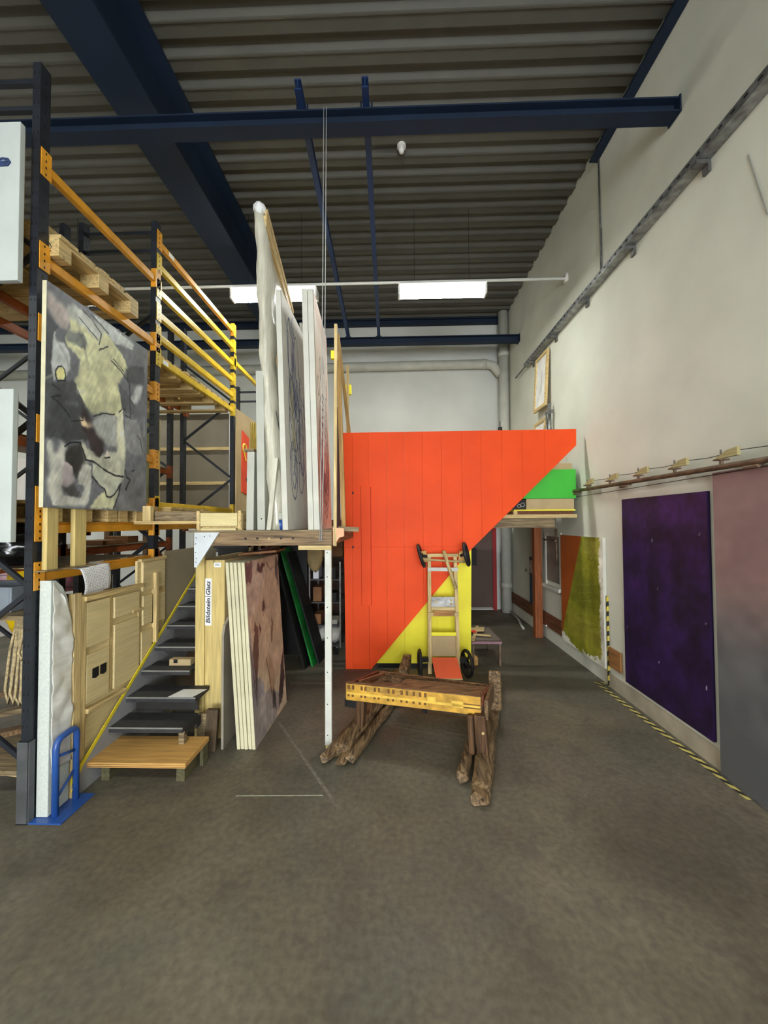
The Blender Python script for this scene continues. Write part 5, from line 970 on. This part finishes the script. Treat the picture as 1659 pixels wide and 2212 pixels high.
# ---- offcut boards at the crate foot
single('offcut_board', 'pale-edged offcut board leaning at the crate foot, left one', 'board', box(-1.642, -1.572, 3.215, 3.25, 0, .245) if False else hexa((-1.655, 3.215, 0), (.075, 0, 0), (0, .035, 0), (.0, .03, .26)), M_greyw, bev=.003); single('offcut_board', 'dark weathered offcut board leaning at the crate foot, right one', 'board', hexa((-1.562, 3.16, 0), (.095, .0, 0), (0, .04, 0), (.0, .05, .31)), wood('dark_offcut', (84, 68, 50), 'Z'), bev=.003)
single('grey_leaning_sheet', 'grey sheet with a rounded corner leaning beside the canvas stack', 'sheet', prism([(3.19, 0), (3.95, 0), (3.95, 1.05), (3.30, 1.05), (3.22, 1.0), (3.19, .92)], 'X', -1.432, -1.412), mat('sheet_grey', (146, 138, 124), .6, .08, 4), bev=.002)
# ---- stack of five cream edged canvases
for k in range(5):
    xb_ = -1.300+k*.0315; xt_ = -1.412+k*.0335; lab = ('leftmost cream-edged canvas of the leaning stack under the platform', 'second cream-edged canvas of the leaning stack', 'middle cream-edged canvas of the leaning stack', 'fourth cream-edged canvas of the leaning stack', 'front canvas of the leaning stack, painted brown and grey')[k]
    y0 = 3.19+.004*(k % 2); H = (xt_-xb_, .02, 1.52); T = (.027, 0, 0); Ld = (.02, .84, 0)
    t = thing('stacked_canvas', lab, 'canvas', (xb_, 3.6, 0), 'canvas stack under the platform'); part(t, 'stretched_edge', hexa((xb_, y0, .002), T, Ld, H), M_cream, bev=.003)
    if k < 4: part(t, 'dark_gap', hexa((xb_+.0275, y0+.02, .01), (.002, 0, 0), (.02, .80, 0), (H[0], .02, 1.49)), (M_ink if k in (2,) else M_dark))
    if k == 4:
        B, G_, P_ = (206, 190, 164), (152, 150, 154), (196, 182, 170)
        ops = [('p', G_, [(0, 0), (.3, 0), (.45, .12), (.3, .3), (.12, .38), (.05, .6), (0, .7)]), ('p', (166, 162, 160), [(0, 0), (.6, 0), (.8, .1), (.5, .2), (.2, .25), (0, .2)]), ('p', P_, [(0, .7), (.3, .75), (.5, .9), (.4, 1), (0, 1)], .7), ('p', (104, 92, 96), [(0, .88), (.15, .9), (.2, 1), (0, 1)]), ('p', (74, 68, 72), [(.28, .93), (.36, .985), (.55, .96), (.42, .92)]), ('p', (72, 66, 70), [(.75, .12), (.95, .15), (1, .35), (.9, .3), (.8, .2)]), ('p', (72, 64, 66), [(.1, .25), (.2, .45), (.25, .62), (.15, .66), (.08, .5)], .8), ('p', (84, 76, 78), [(.38, .68), (.46, .74), (.5, .69), (.44, .66)]), ('p', (80, 72, 72), [(.25, .55), (.32, .6), (.3, .66), (.26, .62)]), ('p', (84, 70, 58), [(.62, .47), (.72, .6), (.68, .62), (.60, .52)], .7), ('p', (170, 140, 112), [(.45, .2), (.6, .16), (.66, .3), (.5, .42), (.46, .3)], .6), ('l', .006, [(.42, .4), (.5, .25), (.52, .12)], (70, 52, 46), .8), ('p', (66, 60, 62), [(.5, .1), (.62, .04), (.64, .14), (.56, .2)]), ('p', (66, 60, 62), [(.66, .02), (.9, .08), (.98, .22), (.86, .26), (.76, .12)]), ('l', .008, [(.02, .55), (.06, .35), (.1, .2)], (50, 44, 50), .7), ('l', .006, [(.6, .97), (.72, .9), (.8, .93)], (44, 40, 44), .8), ('p', (90, 82, 84), [(.86, .9), (.95, .8), (1, .95), (.95, 1)])]
        img = painter(110, 190, B, ops, 31, warp=.02, brush=.014, mottle=.22, ar=1.8, streak=.15)
        face_grid(t, 'painted_face', Vector((xb_, y0, .002))+Vector(T), Ld, H, img, M_paintgl, .003)
# ---- canvases standing on the platform
ZP = 1.791
def tall_canvas(name, label, x, xt, y0, z1, th, Ld, m=M_canvas, grp='canvases standing on the platform'):
    t = thing(name, label, 'canvas', (x, y0+.3, ZP), grp); H = (xt-x, 0, z1-ZP); T = (th, 0, 0)
    part(t, 'stretched_edge', hexa((x, y0, ZP), T, Ld, H), m, bev=.003); return t, Vector((x, y0, ZP))+Vector(T), Vector(Ld), Vector(H)
t_, a_, b_, c_ = tall_canvas('short_canvas', 'short grey-white canvas at the left of the platform row', -1.245, -1.238, 3.23, 2.452, .062, (-.03, .7, 0), M_greyc); part(t_, 'cap_board', hexa((-1.262, 3.22, 2.453), (.085, 0, 0), (-.03, .70, 0), (0, 0, .022)), M_greyw)
t_, a_, b_, c_ = tall_canvas('grey_canvas', 'grey-white canvas beside the short one', -1.150, -1.168, 3.23, 3.14, .066, (-.03, .35, 0), M_greyc); part(t_, 'screw', tube([(-1.115, 3.225, 1.885), (-1.115, 3.231, 1.885)], .006, 8), M_dark)
# the wrapped one: a slab in wrinkled film, wood edge showing at the top right
t = thing('wrapped_canvas', 'very tall canvas wrapped in shiny plastic film', 'canvas', (-1.05, 3.5, ZP), 'canvases standing on the platform')
def wrapped():
    v, f = [], []; n = 46; prof = [(0, 0), (.5, 0), (1, 0), (1, .25), (1, .5), (1, .75), (1, 1), (0, 1), (0, .5)]; m = len(prof); r = random.Random(8)
    for i in range(n+1):
        k = i/n; z = ZP+k*(4.545-ZP); xl = -1.035-.145*k-.02*math.sin(k*3); th = .075+.018*math.sin(9*k)*(1-k)
        for j, (u, w_) in enumerate(prof):
            L_ = 1.62; x = xl+th*u-.19*w_*(.3+.7*k); y = 3.24+L_*w_
            a = .010*math.sin(31*k+2.1*j)+.006*math.sin(67*k+4*j); v.append((x+(a if 0 < j < 7 else a*.4), y+(a*.7 if w_ < .9 else 0), z))
    for i in range(n):
        for j in range(m): f.append((i*m+j, i*m+(j+1) % m, (i+1)*m+(j+1) % m, (i+1)*m+j))
    f.append(tuple(range(m-1, -1, -1))); f.append(tuple(n*m+k for k in range(m))); return v, f
part(t, 'film_wrap', wrapped(), M_filmw, True)
part(t, 'wood_edge', join(hexa((-1.098, 3.245, 4.50), (.022, 0, 0), (-.19, 1.60, 0), (.006, 0, .045)), hexa((-1.118, 3.25, 4.40), (.036, 0, 0), (-.19, 1.58, 0), (0, 0, .10))), M_pineY, bev=.002)
part(t, 'film_tuft', blob((-1.15, 3.27, 4.57), (.05, .05, .055), 5, .35, 3), M_paper, True)
part(t, 'brown_tape', hexa((-1.000, 3.27, 3.20), (.004, 0, 0), (-.02, .28, .26), (-.006, 0, .07)), wood('packing_tape', (186, 148, 92), 'Y', knots=False))
for k, p in enumerate(([(.98, .7), (.965, .64)], [(.985, .60), (.965, .55)], [(.97, .42), (.96, .36), (.975, .30)])):
    part(t, 'pen_line', tube([(-1.016-.01*k, 3.30+.12*i, ZP+2.75*q[1]-.9) for i, q in enumerate(p)], .003, 5), M_ink)
single('white_roll', 'narrow pleated white fabric strip standing at the foot of the wrapped canvas', 'fabric', hexa((-1.062, 3.19, ZP), (.036, 0, 0), (0, .03, 0), (.062, .0, .60)), M_filmw, bev=.004)
t = thing('blue_jar', 'blue jar with a pale screw lid on the platform between canvases', 'jar', (-.972, 3.28, ZP)); part(t, 'glass', tube([(-.972, 3.28, ZP), (-.972, 3.28, ZP+.085)], .040, 16), M_bluest, True)
part(t, 'screw_lid', join(tube([(-.972, 3.28, ZP+.086), (-.972, 3.28, ZP+.12)], .037, 16), tube([(-.972, 3.28, ZP+.12), (-.972, 3.28, ZP+.14)], .034, 16)), M_greyc, True)
tall_canvas('grey_canvas', 'narrow grey canvas just behind the blue drawing', -.945, -.985, 4.0, 3.95, .025, (0, .4, 0), M_greyc)
# blue drawing
t, a_, b_, c_ = tall_canvas('blue_drawing', 'white canvas with loose blue line drawing', -.918, -.982, 3.165, 3.795, .046, (.0, .80, 0))
ops = []; r = random.Random(3); BL = (78, 88, 134)
def loop(cx, cy, rx, ry, n=16, tilt=0., jit=.01): return [(cx+rx*math.cos(6.283*i/n)+tilt*ry*math.sin(6.283*i/n)+r.uniform(-jit, jit), cy+ry*math.sin(6.283*i/n)) for i in range(n+1)]
for cx, cy, rx, ry, w_ in ((.30, .27, .09, .09, .006), (.30, .265, .14, .13, .006), (.62, .24, .10, .07, .005), (.30, .56, .12, .12, .007), (.32, .60, .09, .08, .005), (.30, .80, .10, .14, .006), (.55, .70, .12, .2, .005), (.70, .42, .10, .16, .006), (.36, .45, .2, .1, .005), (.55, .5, .08, .2, .005)): ops.append(('l', w_*1.7, loop(cx, cy, rx, ry), BL, .85))
ops += [('p', (226, 216, 178), loop(.30, .57, .07, .10)), ('p', (228, 220, 186), loop(.34, .41, .07, .07))]
for k in range(46):
    x, y = r.uniform(.22, .95), r.uniform(.3, .75); ops.append(('l', r.uniform(.004, .010), [(x, y), (x+r.uniform(-.06, .06), y-.04), (x+r.uniform(-.05, .10), y-r.uniform(.06, .12))], BL, r.uniform(.4, .9)))
for k in range(9): x = r.uniform(.12, .5); ops.append(('l', .008, [(x, .97-k*.012), (x+.05, .86), (x+r.uniform(0, .12), .72), (x+r.uniform(.05, .2), .55)], BL, .7))
ops += [('l', .008, [(.85, .62), (.92, .4), (.97, .2)], BL, .6), ('p', (140, 142, 165), [(.94, .3), (1, .2), (1, .7), (.94, .6)], .3)]
face_grid(t, 'drawn_face', a_, b_, c_, painter(130, 240, (244, 238, 229), ops, 41, warp=.01, brush=.006, mottle=.06, ar=2.4), M_paint, .0035)
# two white canvases, the right one with the pink drawing
tall_canvas('white_backed_canvas', 'left of the two tall white canvases beside the pink drawing', -.716, -.770, 3.205, 3.822, .045, (-.045, .86, 0))
t, a_, b_, c_ = tall_canvas('pink_drawing', 'tall canvas with dark looping drawing washed in pink', -.668, -.722, 3.205, 3.822, .048, (-.045, .88, 0))
ops = [('p', (224, 160, 144), [(0, 0), (1, 0), (1, .30), (.5, .40), (0, .36)], .75), ('p', (226, 176, 158), [(0, .3), (.5, .38), (.6, .5), (.2, .52), (0, .5)], .5), ('p', (206, 150, 130), [(0, .9), (1, .9), (1, 1), (0, 1)], .4)]; PK = (92, 46, 62); DK = (62, 62, 66)
for q in range(9): ops.append(('l', .011, loop(.50, .30+.012*q, .10+.035*q, .05+.022*q), PK if q < 7 else DK, .65))
for q in range(5): ops.append(('l', .012, [(.2, .30-.02*q), (.42, .20-.03*q), (.55, .16-.028*q), (.68, .2-.03*q), (.85, .3-.02*q)], PK, .7))
for k in range(60):
    an, rr = r.uniform(0, 6.28), r.uniform(.6, 1.1); x, y = .5+.30*rr*math.cos(an), .33+.20*rr*math.sin(an); ops.append(('l', .010, [(x, y), (x+.05, y-.012)], PK, .6))
for cx, cy, rx, ry in ((.18, .62, .07, .04), (.35, .72, .04, .05), (.75, .60, .05, .04), (.6, .78, .03, .04), (.85, .7, .03, .05)): ops.append(('l', .011, loop(cx, cy, rx, ry), DK, .7))
for x in (.44, .50): ops.append(('l', .009, [(x, .1), (x, .4), (x+.01, .7)], DK, .5))
face_grid(t, 'drawn_face', a_, b_, c_, painter(130, 240, (242, 232, 218), ops, 43, warp=.008, brush=.006, mottle=.06, ar=2.3), M_paint, .0035)
part(t, 'stained_head_edge', hexa(a_+c_+Vector((-.012, .02, -.06)), (.014, 0, 0), b_*.97, (0, 0, .063)), wood('rust_stretcher', (176, 116, 84), 'Y', knots=False))
# battens at the right end of the row
t = thing('batten', 'tall pale batten with a yellow clip at the right end of the canvas row', 'batten', (-.49, 3.24, 1.655), 'battens beside the red partition'); part(t, 'stick', bar((-.496, 3.23, 1.655), (-.487, 3.25, 3.53), .024, .035, (0, 1, 0)), M_pineZ); part(t, 'yellow_clip', box(-.535, -.478, 3.268, 3.31, 3.25, 3.32), M_yelp, bev=.004)
single('batten', 'brown batten leaning behind the pale one at the canvas row', 'batten', bar((-.445, 3.40, 1.791), (-.497, 3.42, 3.53), .036, .03, (0, 1, 0)), wood('tan_batten', (178, 140, 82), 'Z'), group='battens beside the red partition')
single('batten', 'slanting batten leaning towards the red partition', 'batten', bar((-.47, 5.10, 1.94), (-.725, 5.06, 4.25), .042, .03, (0, 1, 0)), wood('tan_batten', (1, 1, 1), 'Z'), group='battens beside the red partition')
t = thing('batten', 'short pale batten with a yellow lamp behind the red partition', 'batten', (-.62, 5.16, 1.94), 'battens beside the red partition'); part(t, 'stick', bar((-.622, 5.16, 1.94), (-.617, 5.16, 3.96), .034, .03, (0, 1, 0)), M_pineZ); part(t, 'yellow_lamp', box(-.672, -.572, 5.1752, 5.23, 3.575, 3.71), M_yelp, bev=.008)  # the yellow box is a lamp body on the batten, gives no light
single('dark_board', 'dark narrow board between the pink drawing and the battens', 'board', hexa((-.525, 3.47, ZP), (.03, 0, 0), (0, .08, 0), (-.01, 0, 1.1)), mat('dark_maroon', (54, 26, 28), .7, .2, 5))
single('pointing_stick', 'thin grey stick pointing from the platform corner across the red partition', 'stick', bar((-.475, 3.275, 1.798), (-.300, 3.275, 1.790), .03, .038), M_greyw, bev=.002)
# white tray and things at the left end of the platform
t = thing('white_tray', 'pale wooden tray of planks at the left end of the platform', 'tray', (-1.48, 3.4, 1.79))
part(t, 'front_board', box(-1.628, -1.315, 3.215, 3.235, 1.825, 1.935), wood('pale_poplar', (216, 200, 148), 'X', var=.08, knots=False), bev=.002); part(t, 'bottom_slat', box(-1.62, -1.325, 3.21, 3.25, 1.7905, 1.808), wood('pale_poplar', (1, 1, 1), 'X')); 
for x0, x1 in ((-1.66, -1.632), (-1.311, -1.283)): part(t, 'end_board', box(x0, x1, 3.215, 3.75, 1.80, 1.955), M_pineY, bev=.002); part(t, 'corner_leg', box(x0-.004, x1+.004, 3.23, 3.27, 1.7905, 1.93), M_pineZ, bev=.002)
part(t, 'rear_board', box(-1.63, -1.313, 3.70, 3.72, 1.80, 1.94), M_pineX); part(t, 'floor_board', box(-1.63, -1.313, 3.25, 3.70, 1.81, 1.822), M_pineY)
single('long_plank', 'weathered plank lying between rack and white tray', 'plank', box(-2.16, -1.69, 3.40, 3.47, 1.87, 1.955) if False else hexa((-2.17, 3.35, 1.872), (.47, .06, 0), (0, .03, 0), (0, 0, .085)), M_greyw, bev=.003); single('plank_block', 'pale timber block standing beside the long plank', 'block', hexa((-2.17, 3.29, 1.872), (.07, .0, 0), (0, .05, 0), (0, 0, .13)), M_pineZ, bev=.003)
single('cross_plank', 'thin plank bridging from rack to platform', 'plank', box(-2.24, -1.66, 3.28, 3.72, 1.845, 1.871), M_palX, bev=.002)
single('tan_hardboard', 'tan hardboard sheet standing behind the short canvas', 'board', box(-2.06, -2.045, 4.97, 6.2, 0, 3.34), M_mdf)
t = thing('orange_sign', 'orange red sign with a yellow emblem on the hardboard', 'sign', (-2.04, 5.2, 2.24)); part(t, 'plate', prism([(5.125, 2.268), (5.335, 2.237), (5.376, 3.042), (5.136, 3.095)], 'X', -2.0449, -2.033), mat('sign_red', (236, 76, 40), .55, .08, 5))
part(t, 'emblem', ring((-2.032, 5.204, 2.865), (1, 0, 0), .055, .016, 16, 6), mat('emblem_yellow', (232, 196, 70), .5, .05, 5)); part(t, 'emblem_tail', bar((-2.031, 5.167, 2.82), (-2.031, 5.25, 2.70), .006, .03, (1, 0, 0)), mat('emblem_yellow', (1, 1, 1))); part(t, 'dark_spot', tube([(-2.0335, 5.30, 2.446), (-2.0315, 5.30, 2.446)], .035, 12), M_dark)
for i in range(4): single('brass_tube', ('first', 'second', 'third', 'fourth')[i]+' brass coloured tube standing behind the short canvas', 'tube', tube([(-1.565+i*.024, 4.2, ZP), (-1.565+i*.024, 4.2, 2.95)], .0115, 10), mat('brass', (214, 186, 96), .35, .1, 8, metal=.5), True, group='brass tubes on the platform')
# ================================================================ dim store under the platform
single('shade_backdrop', 'black backdrop board added to darken the back of the store left of the trolley', 'board', box(-1.70, -1.235, 5.46, 5.48, 0, 1.60), M_dark)  # near-black sheet put in to stand for the shade behind the leaning sheets
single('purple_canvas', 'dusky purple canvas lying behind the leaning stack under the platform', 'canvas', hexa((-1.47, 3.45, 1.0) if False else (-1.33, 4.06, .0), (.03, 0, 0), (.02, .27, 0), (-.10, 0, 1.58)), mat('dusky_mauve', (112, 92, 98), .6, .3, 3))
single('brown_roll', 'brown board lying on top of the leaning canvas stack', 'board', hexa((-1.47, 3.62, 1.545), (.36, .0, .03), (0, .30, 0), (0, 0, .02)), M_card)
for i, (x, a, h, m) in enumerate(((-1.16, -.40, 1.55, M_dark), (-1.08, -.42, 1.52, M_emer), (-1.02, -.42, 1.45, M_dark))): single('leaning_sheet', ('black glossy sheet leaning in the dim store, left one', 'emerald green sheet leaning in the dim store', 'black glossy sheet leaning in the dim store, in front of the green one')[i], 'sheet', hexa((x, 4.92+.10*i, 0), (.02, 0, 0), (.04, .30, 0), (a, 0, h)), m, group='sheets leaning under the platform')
t = thing('store_trolley', 'dim metal trolley with three shelves under the platform', 'trolley', (-1.0, 5.7, 0)); x0, x1, y0, y1 = -1.21, -.76, 5.45, 6.1
for x in (x0, x1-.02):
    for y in (y0, y1-.02): part(t, 'upright', box(x, x+.02, y, y+.02, .10, 1.30), M_steel)
for z in (.12, .40, .72, 1.04): part(t, 'shelf', box(x0+.02, x1-.02, y0, y1, z, z+.018), mat('dark_shelf_metal', (70, 70, 72), .5, .1, 6, metal=.3))
for x in (x0+.04, x1-.06):
    for y in (y0+.05, y1-.05): part(t, 'castor', tube([(x-.012, y, .045), (x+.012, y, .045)], .045, 12), M_black, True); part(t, 'castor_fork', box(x-.016, x+.016, y-.01, y+.01, .05, .12), M_steel)
single('white_sack', 'pale plastic sack on the bottom trolley shelf, left one', 'sack', blob((-1.08, 5.62, .25), (.10, .14, .11), 21, .25, 3, .139), M_film, True); single('white_sack', 'pale plastic sack on the bottom trolley shelf, right one', 'sack', blob((-.87, 5.62, .25), (.085, .14, .11), 22, .25, 3, .139), M_film, True)
for i, (x, w_, z, h, m) in enumerate(((-1.10, .12, .7385, .2, M_card), (-.9, .14, .7385, .12, M_dark), (-1.1, .10, .4185, .14, M_card), (-.9, .16, .4185, .06, M_greyc), (-1.12, .08, 1.0585, .2, M_paper), (-.93, .18, 1.0585, .16, M_dark))): single('trolley_box', ('brown box on the upper middle trolley shelf', 'black box on the upper middle trolley shelf', 'brown box on the lower middle trolley shelf', 'flat pale box on the lower middle trolley shelf', 'white carton on the top trolley shelf', 'black case on the top trolley shelf')[i], 'box', box(x-w_/2, x+w_/2, 5.5, 5.75, z, z+h), m, bev=.003)
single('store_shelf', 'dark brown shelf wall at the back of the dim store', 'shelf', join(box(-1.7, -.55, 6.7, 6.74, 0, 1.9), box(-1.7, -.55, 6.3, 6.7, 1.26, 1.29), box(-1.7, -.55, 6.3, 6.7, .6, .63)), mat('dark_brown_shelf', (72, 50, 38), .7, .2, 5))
for i, (x, w_, h, m) in enumerate(((-1.5, .25, .3, M_card), (-1.2, .25, .22, mat('tan_bag', (150, 128, 86), .8, .2, 5)), (-.95, .2, .34, M_card), (-.7, .16, .25, M_mdf))): single('shelf_box', ('first', 'second', 'third', 'fourth')[i]+' dim carton on the store shelf from the left', 'box', box(x-w_/2, x+w_/2, 6.35, 6.6, 1.2905, 1.29+h), m, bev=.004, group='cartons on the store shelf')
single('hanging_bag', 'pale tan canvas bag hanging from the platform in the dim store', 'bag', blob((-1.03, 5.0, 1.42), (.10, .08, .20), 31, .2, 3), mat('tan_bag', (1, 1, 1)), True)
for i, x in enumerate((-1.66, -1.58, -1.50)): single('frame_timber', ('left', 'middle', 'right')[i]+' dim wooden frame piece just under the platform deck', 'frame', hexa((x, 4.35, 1.30), (.03, 0, 0), (0, .5, 0), (.05, 0, .34)), M_oldY, group='frame pieces under the deck')
